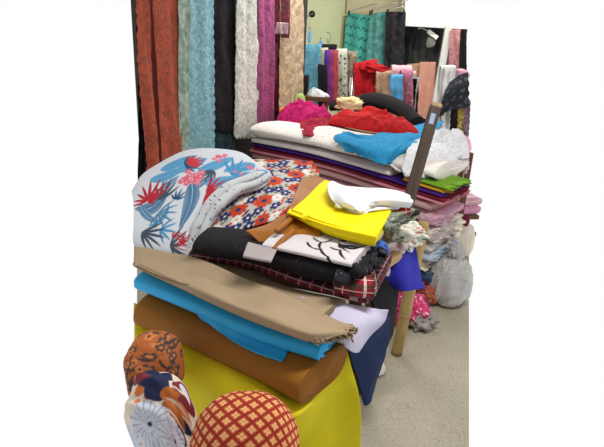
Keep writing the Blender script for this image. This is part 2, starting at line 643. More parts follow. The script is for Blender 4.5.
# nearest cloth coordinate seen at a pixel
def finder(V, UV, half=True):
    N = len(V) // 2 if half else len(V)
    P = to_px(V[:N]); D = V[:N] @ _F

    def f(px, py):
        d = np.hypot(P[:, 0] - px, P[:, 1] - py)
        k = np.argsort(d)[:12]
        return UV[k[np.argmin(D[k] + d[k] * .02)]]
    return f


# ================================================================== SETTING
def box(name, lo, hi, mat, parent=None):
    x0, y0, z0 = lo; x1, y1, z1 = hi
    V = [(x0, y0, z0), (x1, y0, z0), (x1, y1, z0), (x0, y1, z0), (x0, y0, z1), (x1, y0, z1), (x1, y1, z1), (x0, y1, z1)]
    F = [(0, 3, 2, 1), (4, 5, 6, 7), (0, 1, 5, 4), (1, 2, 6, 5), (2, 3, 7, 6), (3, 0, 4, 7)]
    return link(name, V, F, mat, parent, [(v[0] + v[1], v[2] + v[1]) for v in V], smooth=False)


def slab(name, a, b, z0, z1, mat, t=.1, kind='structure'):
    """an upright wall slab from a to b (ground plan), thickness away from the viewer"""
    a, b = np.array(a[:2], float), np.array(b[:2], float)
    d = (b - a) / np.linalg.norm(b - a); nn = np.array([-d[1], d[0]])
    if nn[1] < 0: nn = -nn
    q = [a, b, b + nn * t, a + nn * t]
    V = [(*p, z0) for p in q] + [(*p, z1) for p in q]
    F = [(0, 1, 5, 4), (1, 2, 6, 5), (2, 3, 7, 6), (3, 0, 4, 7), (4, 5, 6, 7), (3, 2, 1, 0)]
    L = np.linalg.norm(b - a)
    uv = [(0, z0), (L, z0), (L, z0), (0, z0), (0, z1), (L, z1), (L, z1), (0, z1)]
    o = link(name, V, F, mat, None, uv, smooth=False)
    if kind: tag(o, kind=kind)
    return o


def floor_mat():
    t = NT('terrazzo'); o = t.n('ShaderNodeTexCoord').outputs['Object']
    big = t.noise(o, 2.2, 4)
    col = t.mix(t.ramp(big, .3, .7), lin((160, 154, 134)), lin((178, 172, 153)))
    for i, (c, s, th) in enumerate((((120, 112, 92), 70, .22), ((214, 208, 194), 95, .24), ((96, 90, 78), 130, .14))):
        mp = t.n('ShaderNodeMapping', ins={'Vector': o, 'Location': (i * 2.3, i * 4.1, 0)})
        vo = t.n('ShaderNodeTexVoronoi', ins={'Vector': mp.outputs[0], 'Scale': s})
        col = t.mix(t.math('MULTIPLY', t.math('LESS_THAN', vo.outputs['Distance'], th), .55), col, lin(c))
    st = t.noise(o, 6, 5, .6)
    col = t.mix(t.ramp(st, .62, .8), col, lin((140, 132, 110)))
    return t.fin(col, .5, 0, .35)


FLOOR = [W(469, 447, 0), W(469, 235, 0)]
e = FLOOR[1]
f0, f1 = W(137, 447, 0), W(137, 235, 0)
fl_pts = [(f0[0] * .4, .5), (FLOOR[0][0] * .4, .5), (FLOOR[0][0], FLOOR[0][1]), (e[0], e[1]), (2.6, 8.2), (-1.0, 8.2), (f1[0], f1[1]), (f0[0], f0[1])]
V = [(x, y, 0) for x, y in fl_pts] + [(x, y, -.1) for x, y in fl_pts]
nF = len(fl_pts)
F = [tuple(range(nF)), tuple(range(2 * nF - 1, nF - 1, -1))] + [(i, i + nF, (i + 1) % nF + nF, (i + 1) % nF) for i in range(nF)]
tag(link('floor', V, F, floor_mat(), smooth=False), kind='structure')

m_dark = plain('dark_board', (52, 40, 38), .8)  # dark brown holds the shade in the gaps behind the lace
m_green = plain('green_wall_paint', (200, 205, 160), .7)
m_cream = plain('cream_wall_paint', (204, 196, 158), .7)
m_white = plain('white_paint', (245, 244, 240), .6)
m_grey = plain('grey_backing', (96, 94, 92), .8)


def dl(x): return 1 / (1 / 3.2 + (x - 134) / 170.0 * (1 / 5.1 - 1 / 3.2))     # how far the lace rail is at a pixel column


A = W(147, 100, -(dl(147) + .22)); Bp = W(303, 100, -(dl(303) + .22))
slab('wall_left', A, Bp, 0, 2.9, m_dark)
A1 = W(290, 60, -6.3); B1 = W(344, 60, -7.3)
slab('wall_alcove', A1, B1, 0, 2.9, m_green)
C1 = W(404, 60, -7.4)
slab('wall_back', B1, C1, 0, 2.9, m_cream)
slab('wall_right', W(404, 60, -7.9), W(463, 60, -7.9), 0, 2.0, m_grey)
# the bright white bulkhead above the back racks
b0, b1 = W(403, 24, -7.0), W(470, 24, -7.0)
slab('trim_bulkhead', b0, b1, b0[2] - .02, 2.9, m_white, .3)
# frame of the mirror behind the racks
bar('trim_upright', W(449, 26, -6.8), W(430, 132, -6.8), .085, .05, plain('aluminium_white', (214, 214, 208), .4)).__setitem__('kind', 'structure')
bar('trim_rail', W(343, 15, -7.25), W(404, 10, -7.25), .03, .03, plain('rail_wood', (196, 186, 140), .5)).__setitem__('kind', 'structure')
ca = W(343, 30, -7.27)
bar('trim_corner', np.array([ca[0], ca[1], .0]), np.array([ca[0], ca[1], 2.9]), .05, .05, plain('corner_olive', (120, 112, 74), .6)).__setitem__('kind', 'structure')

# ================================================================== HANGING LACE ON THE LEFT
m_steel = plain('steel', (190, 190, 190), .3, .5, 1)
r0, r1 = W(132, -36, -dl(132)), W(305, -36, -dl(305))
tag(tube('hanging_rail', [r0, (r0 + r1) / 2, r1], .012, m_steel), 'steel rail above the row of hanging lace', 'rail')
GL = 'lace lengths hanging from the rail'


def lace_panel(name, label, x, yb, mat, dd=0.0, yt=-36, **k):
    (a, b), (c, d_) = x
    return tag(panel(name, (a, yt, -(dl(a) + dd)), (b, yt, -(dl(b) + dd)), (c, yb, -(dl(a) + dd)), (d_, yb, -(dl(b) + dd)), mat, None, **k), label, 'lace', GL)


m_or = lace('orange_lace', (190, 88, 62), (132, 74, 60), 60, 16, amt=.75)
lace_panel('hanging_lace', 'black lace edge showing behind the leftmost orange lace', ((137, 144), (138.5, 150)), 215, lace('black_lace', (34, 32, 34), (14, 14, 16), 60), .12, seed=3, folds=2)
lace_panel('hanging_lace', 'narrow orange lace panel with ruffled border, leftmost of the row', ((135, 146), (148, 159)), 215, m_or, -.04, seed=4, folds=1, amp=.02, scl=.012, sc_n=22)
lace_panel('hanging_lace', 'dark maroon strip standing in for the shaded fold between the two orange lace panels', ((144, 150.5), (157, 164)), 215, fabric('fold_shade_maroon', (84, 30, 24)), -.015, seed=5, folds=1, amp=.006)  # added strip; its maroon is the shadow inside the orange fold
lace_panel('hanging_lace', 'wide orange lace panel beside the pale sage lace', ((149, 178), (161, 182)), 215, m_or, .0, seed=6, folds=1.5, amp=.012, scr=.004)
lace_panel('hanging_lace', 'pale sage green sheer lace strip between orange and light blue lace', ((177.5, 189.5), (180, 190)), 215, lace('sage_lace', (176, 192, 178), (124, 146, 132), 30, 11, amt=.9), -.02, seed=7, folds=1, amp=.01)
lace_panel('hanging_lace', 'light blue lace panel with scalloped right edge', ((187.5, 213.5), (189, 216)), 215, lace('sky_lace', (160, 204, 214), (104, 152, 164), 70, 22, amt=.75), .0, seed=8, folds=2, amp=.008, scr=.018, sc_n=27)
lace_panel('hanging_lace', 'black lace panel with scalloped left edge', ((211, 235), (213, 235)), 132, lace('black_lace', (34, 32, 34), (14, 14, 16), 60), .06, seed=9, folds=1.5, amp=.008)
lace_panel('hanging_cloth', 'dark teal cloth showing under the black lace panel', ((212, 236), (214, 236)), 172, lace('teal_dark_lace', (58, 84, 88), (34, 52, 58), 50), .12, seed=10, folds=2)
lace_panel('hanging_cloth', 'thin slate blue strip between the black and white lace', ((231, 239), (231, 238)), 118, fabric('slate', (88, 108, 126)), .1, seed=11, folds=1)
lace_panel('hanging_lace', 'white lace panel with ragged scalloped hem', ((237, 259), (235, 258)), 138, lace('white_lace', (232, 232, 226), (172, 172, 164), 62, 20, amt=.7), .0, seed=12, folds=2, amp=.006, scl=.008, scr=.008, scb=.02, sc_n=20)
lace_panel('hanging_lace', 'plum pink lace panel between white lace and maroon bag', ((257.5, 275), (258, 273.5)), 124, lace('plum_lace', (170, 88, 132), (126, 56, 96), 70, 22, amt=.75), .0, seed=13, folds=1.5, amp=.012, scr=.006, sc_n=24)
lace_panel('hanging_lace', 'maroon lace hanging below the plastic wrapped bundle', ((274, 283), (274, 281)), 112, lace('maroon_lace', (112, 36, 52), (44, 18, 24), 60), .08, seed=14, folds=1)
lace_panel('hanging_lace', 'beige embroidered lace panel at the right end of the row', ((281.5, 305), (279, 301.5)), 118, lace('beige_lace', (208, 188, 158), (156, 130, 100), 48, 14, amt=.7), .02, seed=15, folds=2, amp=.012)
m_wrap = lace('wrapped_maroon', (150, 58, 74), (96, 66, 70), 30, 9, rough=.25)
t = empty('wrapped_bundle', W(281, 33, -4.75))
tag(t, 'maroon lace bundle wrapped in clear plastic, hung in front of the beige lace', 'bundle')
bolt('folded_lace', [W(274.5, -1, -4.75), W(289, -1, -4.75)], .06, .62, m_wrap, t, ns=20, n=5, amp=.006, seed=3)
panel('plastic_flap', (274, 22, -4.73), (288.5, 23, -4.73), (274.2, 34, -4.72), (288, 34.5, -4.72), plain('clear_wrap', (170, 140, 146), .15, .6), t, n=(20, 12), folds=2, amp=.006)

# ================================================================== BACK STACK
Lf, Rf = W(251, 138.5, .80), W(436, 186, .80)
u_st = Rf - Lf; u_st[2] = 0; len_st = np.linalg.norm(u_st); u_st /= len_st
b_st = np.array([.62, .785, 0])
GS = 'folded bolts in the tall back stack'


def st(k, z, off=0.0, ext=0.0):
    p = Lf + u_st * (k * len_st + ext) + b_st * off
    p[2] = z + .028 * math.sin(k * math.pi)
    return p


layers = [  # z0, z1, colour or material, left, right extension, front offset, name, label
    (.00, .09, speckle('pink_floor_print', (206, 92, 128), [(236, 160, 180), (160, 40, 80), (230, 210, 200)], 22), .03, 'pink and white printed bolt at the very bottom of the back stack'),
    (.09, .17, speckle('rose_print', (222, 120, 150), [(244, 200, 210), (190, 60, 100)], 26), .0, 'rose print bolt second from the floor in the back stack'),
    (.17, .23, fabric('navy_bolt', (52, 62, 92)), .015, 'dark navy bolt low in the back stack'),
    (.23, .30, fabric('cream_bolt', (214, 204, 178)), -.01, 'cream bolt above the navy one in the back stack'),
    (.30, .36, fabric('pale_blue_bolt', (176, 190, 204)), .03, 'pale grey blue bolt in the lower back stack'),
    (.36, .42, fabric('pale_grey_bolt', (190, 184, 180)), .0, 'pale grey bolt under the white lace bolt'),
    (.42, .53, lace('white_bolt_lace', (226, 216, 210), (180, 164, 158), 40, 12), .03, 'thick white lace bolt in the middle of the back stack'),
    (.53, .625, speckle('lavender_pink', (206, 160, 176), [(222, 190, 200), (190, 130, 156), (200, 176, 196)], 24), .02, 'lavender pink bolt with blurred print above the white lace bolt'),
    (.625, .69, fabric('dusty_pink', (190, 150, 148)), -.03, 'dusty pink rolled bolt below the dark red one'),
    (.69, .712, fabric('rose_bolt', (206, 128, 142)), .06, 'thin rose pink bolt under the dark red one'),
    (.712, .735, fabric('dark_red_bolt', (120, 22, 44)), .05, 'thin dark red bolt under the purple one'),
    (.735, .765, fabric('purple_bolt', (66, 34, 122)), .03, 'deep purple bolt under the white one'),
]
for i, (z0, z1, m, ext, lab) in enumerate(layers):
    h = z1 - z0
    tag(bolt('fabric_bolt', [st(-.0, (z0 + z1) / 2, .01 * ((i * 7) % 3), -.02 + .012 * ((i * 5) % 3)), st(.5, (z0 + z1) / 2, .01 * ((i * 5) % 3)), st(1, (z0 + z1) / 2, .012 * ((i * 3) % 3), ext)],
             .42, h * .985, m, bdir=b_st, ns=80, n=3.2 if h > .05 else 4, amp=min(.004, h * .06), seed=20 + i, cap=.006, endnoise=.012, vary=.02), lab, 'fabric', GS)
tag(bolt('fabric_bolt', [st(.0, .785, .0), st(.4, .785, 0), st(.8, .785, 0)], .42, .042, bdir=b_st, mat=fabric('white_bolt', (218, 210, 208)), ns=60, n=4, amp=.001, seed=41, vary=.02), 'plain white bolt under the white floral bolt', 'fabric', GS)
tag(bolt('fabric_bolt', [st(.86, .775, .01), st(.93, .775, 0), st(1, .775, .0, .05)], .34, .024, bdir=b_st, mat=fabric('mustard', (196, 146, 38)), ns=30, n=3.5, amp=.001, seed=42, vary=.02, endnoise=.02), 'mustard yellow folded cloth at the right end of the back stack', 'fabric', GS)
tag(bolt('fabric_bolt', [st(.9, .80, .01), st(.95, .80, 0), st(1, .80, .0, .09)], .30, .024, bdir=b_st, mat=fabric('leaf_green', (112, 158, 40)), ns=30, n=3.5, amp=.001, seed=43, vary=.02, endnoise=.02), 'leaf green folded cloth above the mustard one', 'fabric', GS)
m_wf = speckle('white_floral', (236, 230, 222), [(232, 196, 196), (214, 208, 190), (240, 238, 232)], 16, .2)
tag(bolt('fabric_bolt', [st(-.01, .857, .0), st(.5, .857, 0), st(1, .857, .0, -.02)], .52, .093, m_wf, bdir=b_st, ns=140, m=70, n=2.4, amp=.011, seed=44, vary=.08), 'thick quilted white bolt with faint pink flowers on top of the back stack', 'fabric', GS)
TOP = .905


def stk_top(x, y):
    k = ((x - Lf[0]) * u_st[0] + (y - Lf[1]) * u_st[1]) / len_st
    return TOP - .003 + .028 * np.sin(np.clip(k, 0, 1) * np.pi)


def top_at(px, py=None, k=None, off=None):
    """a place on top of the stack given along and across it"""
    p = Lf + u_st * (k * len_st) + b_st * off
    return np.array([p[0], p[1], TOP])


# loose lace heaps on top
tag(heap('cloth_heap', W(305, 120, .93), .23, .18, .135, lace('magenta_lace', (226, 44, 128), (150, 12, 76), 80, 24, amt=.7), seed=5, rot=-.4, freq=9, folds=1.2, base=stk_top), 'bright magenta lace crumpled on the white quilted bolt', 'fabric')
tag(sheet('cloth_piece', [[(300, 121, .97), (318, 118, 1.0), (342, 116, 1.0)], [(301, 127, .95), (320, 126, .965), (346, 124, .97)], [(304, 136, .925), (322, 134, .925), (340, 130, .93)]], lace('crimson_lace', (188, 38, 66), (120, 16, 38), 80, 24), thick=.012, wr=.008, wf=12, seed=8, edge=.012), 'crimson lace piece hanging out under the magenta heap', 'fabric')
tag(heap('cloth_heap', W(365, 125, .975), .34, .25, .15, lace('red_lace', (206, 32, 34), (140, 12, 18), 80, 24, amt=.6), seed=9, rot=-.72, freq=6, folds=1.1, base=lambda x, y: stk_top(x, y) + .05), 'red lace heap between the magenta heap and the sky blue cloth', 'fabric')
tag(bundle('cloth_bundle', W(349.5, 104, -4.5), (.11, .07, .055), fabric('cream_net', (236, 216, 168)), seed=13, n=(90, 60), amp=.10, freq=3, pleat=.008), 'cream cloth bunched on the black roll behind the red lace', 'bundle')
tag(bolt('cloth_roll', [W(330, 110, -4.75), W(346, 103, -4.72), W(370, 103, -4.5), W(390, 109, -4.35), W(412, 124, -4.15)], .16, .07, fabric('soft_black', (26, 24, 26)), n=2.0, amp=.022, vary=.12, seed=14, m=60, cap=.004), 'long black cloth roll behind the red lace heap', 'fabric')
m_aq = lace('sky_blue_lace', (52, 160, 208), (28, 120, 176), 90, 26, amt=.6)
sb = sheet('cloth_piece', [[(344, 131, .975), (362, 135, .98), (394, 129.5, .985), (444, 121, .985)], [(340, 134, .968), (370, 139, .975), (408, 136, .98), (436, 130, .98)], [(333, 138, .955), (362, 146, .965), (392, 148, .962), (418, 145, .965)], [(345, 149, .915), (366, 158, .895), (386, 164, .875), (408, 154, .91)]], m_aq, n=(90, 80), thick=.014, wr=.006, wf=8, seed=15, edge=.006)
tag(sb, 'sky blue lace cloth spread over the front of the quilted bolt', 'fabric')
tag(sheet('cloth_piece', [[(384, 158, .895), (396, 154, .90), (405, 152, .905)], [(388, 164, .865), (398, 163, .87), (408, 160, .88)], [(396, 170, .835), (402, 171, .83), (409, 168, .84)]], fabric('white_gauze', (226, 226, 228)), thick=.01, wr=.006, wf=14, seed=17), 'small white gauze corner peeping out under the sky blue cloth', 'fabric')
m_wh = lace('white_crochet', (242, 242, 244), (200, 200, 208), 90, 26, amt=.6)
t = empty('white_cloth', W(430, 150, .92))
tag(t, 'white crochet cloth heaped at the right end of the back stack behind the dark batten', 'fabric')
heap('crumpled_cloth', W(437, 152, .91), .19, .15, .13, m_wh, t, seed=18, rot=-.7, freq=8, folds=1.0)
sheet('hanging_flap', [[(415, 138, .99), (434, 137, .995), (460, 138, .98)], [(408, 150, .965), (432, 149, .975), (464, 149, .96)], [(403, 166, .885), (430, 165, .89), (457, 161, .90)], [(406, 176, .83), (424, 178, .82), (446, 172, .83)]], m_wh, t, n=(70, 60), thick=.012, wr=.012, wf=8, seed=19, edge=.012)
tag(heap('cloth_heap', W(458, 149, .93), .08, .07, .10, fabric('baby_pink', (232, 178, 200)), seed=21, freq=8), 'small baby pink cloth on the white crochet heap at the stack corner', 'fabric')
# lace ruffles at the stack's right end
for (c, r, m, lab) in (((461, 165, -3.5), (.05, .06, .05), speckle('lace_end_print', (206, 180, 180), [(240, 236, 232), (170, 70, 90), (120, 130, 150)], 40), 'patterned lace end tucked under the white crochet cloth'),
                       ((448, 205, -3.3), (.045, .05, .05), fabric('ochre_end', (198, 150, 90)), 'ochre frayed cloth end beside the lavender pink bolt'),
                       ((446, 222, -3.25), (.09, .09, .075), lace('ivory_ruffle', (232, 222, 206), (190, 178, 164), 60), 'ivory ruffled lace bundle bulging from the stack end'),
                       ((439, 243, -3.2), (.075, .08, .06), fabric('silver_grey', (186, 180, 178)), 'silver grey cloth bundle below the ivory ruffles'),
                       ((447, 262, -3.3), (.085, .09, .13), plain('pale_plastic', (206, 202, 196), .35), 'pale plastic wrapped bundle leaning on the stack end'),
                       ((427, 274, -3.05), (.06, .06, .045), fabric('slate_roll', (70, 88, 112)), 'slate blue roll end low in the stack'),
                       ((440, 281, -3.1), (.07, .06, .07), speckle('red_print', (164, 52, 60), [(210, 120, 120), (110, 30, 50)], 40), 'dark red printed bundle beside the grey sack'),
                       ((428, 293, -3.0), (.06, .06, .05), fabric('terracotta', (176, 96, 76)), 'terracotta cloth bundle on the pink bag')):
    tag(bundle('cloth_bundle', W(*c), r, m, seed=int(c[0] * c[1]) % 97, n=(60, 40), amp=.14, freq=3, pleat=.04), lab, 'bundle', 'bundles at the end of the back stack')

# ================================================================== FLOOR THINGS AT THE BACK RIGHT
m_bag = plain('grey_plastic', (176, 174, 172), .3, .5)
c = W(449, 309, 0.0)
bg = empty('plastic_sack', c)
tag(bg, 'large grey plastic sack slumped on the floor at the right', 'sack')
bundle('sack_body', c + np.array([.0, .12, .15]), (.135, .15, .165), m_bag, bg, seed=51, n=(180, 110), amp=.04, freq=2.2, pleat=.012, sq=2.8)
bundle('knot', c + np.array([.03, .12, .335]), (.045, .04, .06), m_bag, bg, seed=52, n=(60, 40), amp=.1, freq=4, pleat=.1)
c = W(402, 316, 0)
tag(bundle('cloth_bundle', W(409, 309, .09), (.10, .09, .095), speckle('hot_pink_print', (214, 70, 124), [(240, 150, 180), (170, 30, 80), (244, 210, 214)], 30), seed=53, n=(100, 70), amp=.1, freq=3, pleat=.02), 'hot pink printed bundle on the floor behind the pale wooden post', 'bundle')
tag(bundle('cloth_bundle', W(421, 320, .045), (.08, .07, .05), plain('grey_bag', (150, 146, 140), .35), seed=54, n=(60, 40), amp=.12, freq=3, pleat=.06), 'small flat grey bag on the floor below the pink bundle', 'bundle')

# wooden shelf at the right edge
ws = empty('wooden_shelf', W(466, 260, 0))
tag(ws, 'brown wooden shelf unit at the right behind the stack end', 'shelf')
m_wd = wood('shelf_wood', (112, 74, 42), (84, 52, 30))
for (xx, dd) in ((456.5, 4.35), (463, 4.1)):
    p = W(xx, 200, -dd); 
    bar('post', np.array([p[0], p[1], .0]), np.array([p[0], p[1], .78]), .04, .04, m_wd, ws)
for z in (.06, .215):
    a, b = W(450, 210, -4.35), W(468, 212, -4.05)
    bar('shelf_board', np.array([a[0], a[1] + .1, z]), np.array([b[0], b[1] + .1, z]), .035, .3, m_wd, ws, side=(0, 0, 1))
for i, (z, m, lab) in enumerate(((.274, fabric('shelf_pink', (214, 150, 178)), 'pink folded cloth on the wooden shelf'), (.346, speckle('shelf_print', (220, 176, 190), [(240, 230, 226), (190, 110, 140)], 40), 'pale pink printed cloth on the wooden shelf'))):
    a, b = W(452, 204, -4.3), W(461, 205, -4.17)
    a[2] = b[2] = z
    tag(bolt('folded_cloth', [a, b], .2, .07, m, ns=20, amp=.002, seed=60 + i), lab, 'fabric')
a = W(455, 258, -4.0)
tag(bundle('cloth_sack', W(456, 240, -3.85), (.13, .07, .15), fabric('cream_sacking', (214, 206, 190)), seed=63, n=(80, 60), amp=.04, sq=4), 'cream cloth sack standing under the wooden shelf', 'sack')
tag(bundle('cloth_bundle', W(465, 221, -3.72), (.03, .03, .045), fabric('maroon_pouch', (96, 34, 44)), seed=64, n=(40, 30), amp=.1), 'small maroon pouch on the cream sack', 'bundle')

# ================================================================== BACKGROUND CLOTHES
t = empty('garment_rack', W(330, 60, -5.75) * np.array([1, 1, 0]))
tag(t, 'low steel rail of draped scarves in front of the green wall', 'rack')
ra, rb = W(300, 50, -5.55), W(356, 64, -6.0)
tube('rail', [ra, rb], .012, m_steel, t)
for k in (.1, .95):
    q = ra * (1 - k) + rb * k
    tube('post', [np.array([q[0], q[1] + .05, 0]), np.array([q[0], q[1] + .05, q[2]])], .012, m_steel, t)
GR = 'scarves on the far left rail'
m_rb = speckle('grad', (60, 40, 130), [(150, 50, 60), (180, 70, 70)], 12, .4)


def grad_mat():
    t = NT('violet_to_red'); s = t.n('ShaderNodeSeparateXYZ', ins={0: t.uv()})
    nz = t.noise(t.uv(), 8, 3)
    f = t.ramp(t.math('ADD', s.outputs[0], t.math('MULTIPLY', nz, .06)), .05, .16)
    return t.fin(t.mix(f, lin((66, 44, 140)), lin((170, 66, 66))), .8)


tag(drape('scarf', 301, 321, 49, 110, 5.55, lace('aqua_towel', (110, 170, 190), (80, 136, 156), 50, 12), seed=71, folds=2, thick=.10, yt2=48), 'light blue towel-like cloth draped at the left end of the far rail', 'scarf', GR)
tag(drape('scarf', 319, 328, 52, 112, 5.65, fabric('cream_scarf', (204, 190, 150)), seed=72, folds=2, thick=.10), 'cream scarf between the light blue cloth and the violet one', 'scarf', GR)
tag(drape('scarf', 322, 337, 49, 64, 5.78, fabric('soft_black', (26, 24, 26)), seed=73, folds=2, thick=.12), 'black folded scarf behind the top of the violet one', 'scarf', GR)
tag(drape('scarf', 324.5, 338, 54, 106, 5.6, grad_mat(), seed=74, folds=2, thick=.10), 'violet to red shaded scarf on the far left rail', 'scarf', GR)
tag(drape('scarf', 336, 347, 53, 106, 5.75, speckle('white_green', (206, 208, 190), [(110, 140, 90), (60, 60, 56), (230, 228, 220)], 18), seed=75, folds=2, thick=.10), 'white scarf with green and dark print beside the violet one', 'scarf', GR)
tag(drape('scarf', 345, 357, 55, 106, 5.85, lace('taupe_scarf', (176, 160, 140), (110, 98, 84), 40), seed=76, folds=2, thick=.10), 'taupe patterned scarf at the right end of the far left rail', 'scarf', GR)
tag(drape('scarf', 318, 327, 66, 112, 5.5, fabric('soft_black', (26, 24, 26)), seed=78, folds=1, thick=.04), 'narrow black scarf hanging below the cream one', 'scarf', GR)
# small hung tags on the green wall
for (x, y, h, c, lab) in ((309.5, 37, 11, (120, 180, 214), 'pale blue tag hung on the green wall, left of two'), (320.5, 46, 9, (110, 150, 210), 'small blue tag hung on the green wall, right of two')):
    t = empty('wall_tag', W(x, y, -6.15)); tag(t, lab, 'tag', 'tags on the green wall')
    bundle('tag_body', W(x, y, -6.15), (.022, .012, h / 2 / 520 * 6.3), fabric('tag%d' % c[2], c), t, n=(30, 20), amp=.02, flat=-1)
    tube('hook', [W(x, y - h / 2, -6.15), W(x + .4, y - h / 2 - 4, -6.2)], .005, m_steel, t, n=8)
t = empty('wall_hook', W(313, 13, -6.25)); tag(t, 'black round knob with wire hook on the green wall', 'hook')
bundle('knob', W(312, 14, -6.35), (.038, .03, .038), plain('black_plastic', (22, 20, 20), .4), t, n=(40, 24), amp=0, flat=-1, sq=2)
tube('wire', [W(304, 13, -6.3), W(306, 17, -6.25), W(309, 15, -6.3), W(312, 14, -6.35)], .006, m_steel, t, n=8)
tube('stem', [W(312, 14, -6.3), W(312, 14, -6.75)], .008, m_steel, t, n=8)
t = empty('wall_hook', W(329, 36, -6.55)); tag(t, 'wire hook on the green wall beside the olive corner trim', 'hook')
tube('wire', [W(327, 32, -6.6), W(330, 34, -6.55), W(330, 40, -6.55), W(327.5, 43, -6.6), W(327, 38, -6.75)], .006, m_steel, t, n=8)

# black stand and small things behind the magenta heap
bb = W(305, 90, -5.35)
t = empty('black_chair', np.array([bb[0], bb[1], 0])); tag(t, 'black chair back standing behind the magenta heap', 'chair')
bar('backrest', np.array([bb[0], bb[1], .55]), W(305, 75, -5.35), .085, .05, plain('black_plastic', (22, 20, 20), .4), t, bev=.012)
for s in (-.035, .035): bar('leg', np.array([bb[0] + s, bb[1], 0]), np.array([bb[0] + s, bb[1], .56]), .02, .02, plain('black_plastic', (22, 20, 20), .4), t)
gp = W(300, 100, -5.0)
t = empty('green_chair', np.array([gp[0], gp[1], 0])); tag(t, 'pale green plastic chair top peeping behind the orange cloth', 'chair')
m_lg = plain('lime_plastic', (176, 206, 120), .4)
bundle('backrest', np.array([gp[0], gp[1], gp[2] - .10]), (.055, .03, .16), m_lg, t, n=(40, 30), amp=.01, sq=3, flat=-1)
for s in (-.035, .035): bar('leg', np.array([gp[0] + s, gp[1], 0]), np.array([gp[0] + s, gp[1], gp[2] - .2]), .02, .02, m_lg, t)
tag(bolt('folded_cloth', [W(279, 112, -4.62), W(301, 111, -4.45)], .18, .07, fabric('orange_cloth', (240, 150, 50)), ns=30, amp=.003, seed=81), 'orange folded cloth behind the magenta heap', 'fabric')
tag(heap('cloth_heap', W(317, 96, -5.2), .11, .06, .07, speckle('white_blue_bits', (214, 222, 226), [(90, 170, 220), (150, 200, 190), (226, 160, 160)], 26), seed=82, freq=9), 'small white and blue cloth on a stool behind the magenta heap', 'fabric')
q = W(317, 96, -5.2)
t = empty('stool', np.array([q[0], q[1], 0])); tag(t, 'dark stool holding the white and blue cloth', 'stool')
box('seat', (q[0] - .12, q[1] - .09, q[2] - .04), (q[0] + .12, q[1] + .09, q[2] - .003), m_wd, t)
for sx in (-.1, .1):
    for sy in (-.07, .07): bar('leg', np.array([q[0] + sx, q[1] + sy, 0]), np.array([q[0] + sx, q[1] + sy, q[2] - .04]), .025, .025, m_wd, t)

# hangers with lace lengths on the back wall
GH = 'lace lengths clipped on hangers at the back'


def hanger(xa, xb, y, xh, yh, d, lab):
    t = empty('clip_hanger', W((xa + xb) / 2, y, -d)); tag(t, lab, 'hanger', 'wire hangers at the back')
    sw = tube('shoulder_wire', [W(xa, y, -d), W(xh, yh + 5, -d), W(xb, y, -d)], .006, m_steel, t, n=8, ns=24)
    tube('hook', [W(xh, yh + 5, -d), W(xh, yh + 1, -d), W(xh + 3, yh - 3, -d), W(xh + 6, yh - 1, -d)], .005, m_steel, t, n=8)
    for x in (xa + 1, xb - 1):
        q = W(x, y + 1, -d)
        bar('clip', q + np.array([0, 0, .03]), q - np.array([0, 0, .03]), .018, .02, plain('black_plastic', (22, 20, 20), .4), sw)


def eyelet():
    t = NT('turquoise_eyelet'); s = t.n('ShaderNodeSeparateXYZ', ins={0: t.uv()})
    row = t.math('FRACT', t.math('DIVIDE', s.outputs[1], .115))
    z = t.math('ABSOLUTE', t.math('SUBTRACT', t.math('FRACT', t.math('DIVIDE', s.outputs[0], .07)), .5))
    v = t.math('ABSOLUTE', t.math('SUBTRACT', row, t.math('ADD', t.math('MULTIPLY', z, .7), .25)))
    m = t.math('MULTIPLY', t.math('LESS_THAN', v, .12), t.ramp(t.noise(t.uv(), 40, 2), .42, .5))
    up = t.math('LESS_THAN', s.outputs[1], .62)
    return t.fin(t.mix(t.math('MULTIPLY', m, up), lin((76, 168, 156)), lin((30, 92, 92))), .8)


tag(panel('lace_length', (347, 12, -7.15), (371, 16, -7.05), (341, 74, -7.1), (364, 88, -7.0), eyelet(), n=(30, 60), folds=1.5, amp=.02, seed=91), 'turquoise eyelet lace clipped on a hanger at the back wall', 'lace', GH)
tag(panel('lace_length', (370, 14, -7.0), (388, 11, -6.95), (362, 90, -6.95), (383, 90, -6.9), lace('grey_teal', (96, 158, 150), (60, 112, 108), 24, 7), n=(30, 60), folds=1.5, amp=.02, seed=92), 'grey teal lace clipped beside the turquoise one', 'lace', GH)
tag(panel('lace_length', (386, 11.5, -6.9), (406, 12, -6.85), (383, 90, -6.85), (402, 90, -6.8), lace('charcoal_floral', (48, 46, 52), (22, 20, 24), 26, 9), n=(30, 60), folds=1.5, amp=.02, seed=93), 'charcoal flowered lace clipped beside the grey teal one', 'lace', GH)
hanger(348, 371, 12, 376, -1, 7.12, 'wire clip hanger holding the turquoise lace')
hanger(371, 388, 11, 396, -2, 6.98, 'wire clip hanger holding the grey teal lace')
hanger(387, 405, 11, 402, 2, 6.88, 'wire clip hanger holding the charcoal lace')

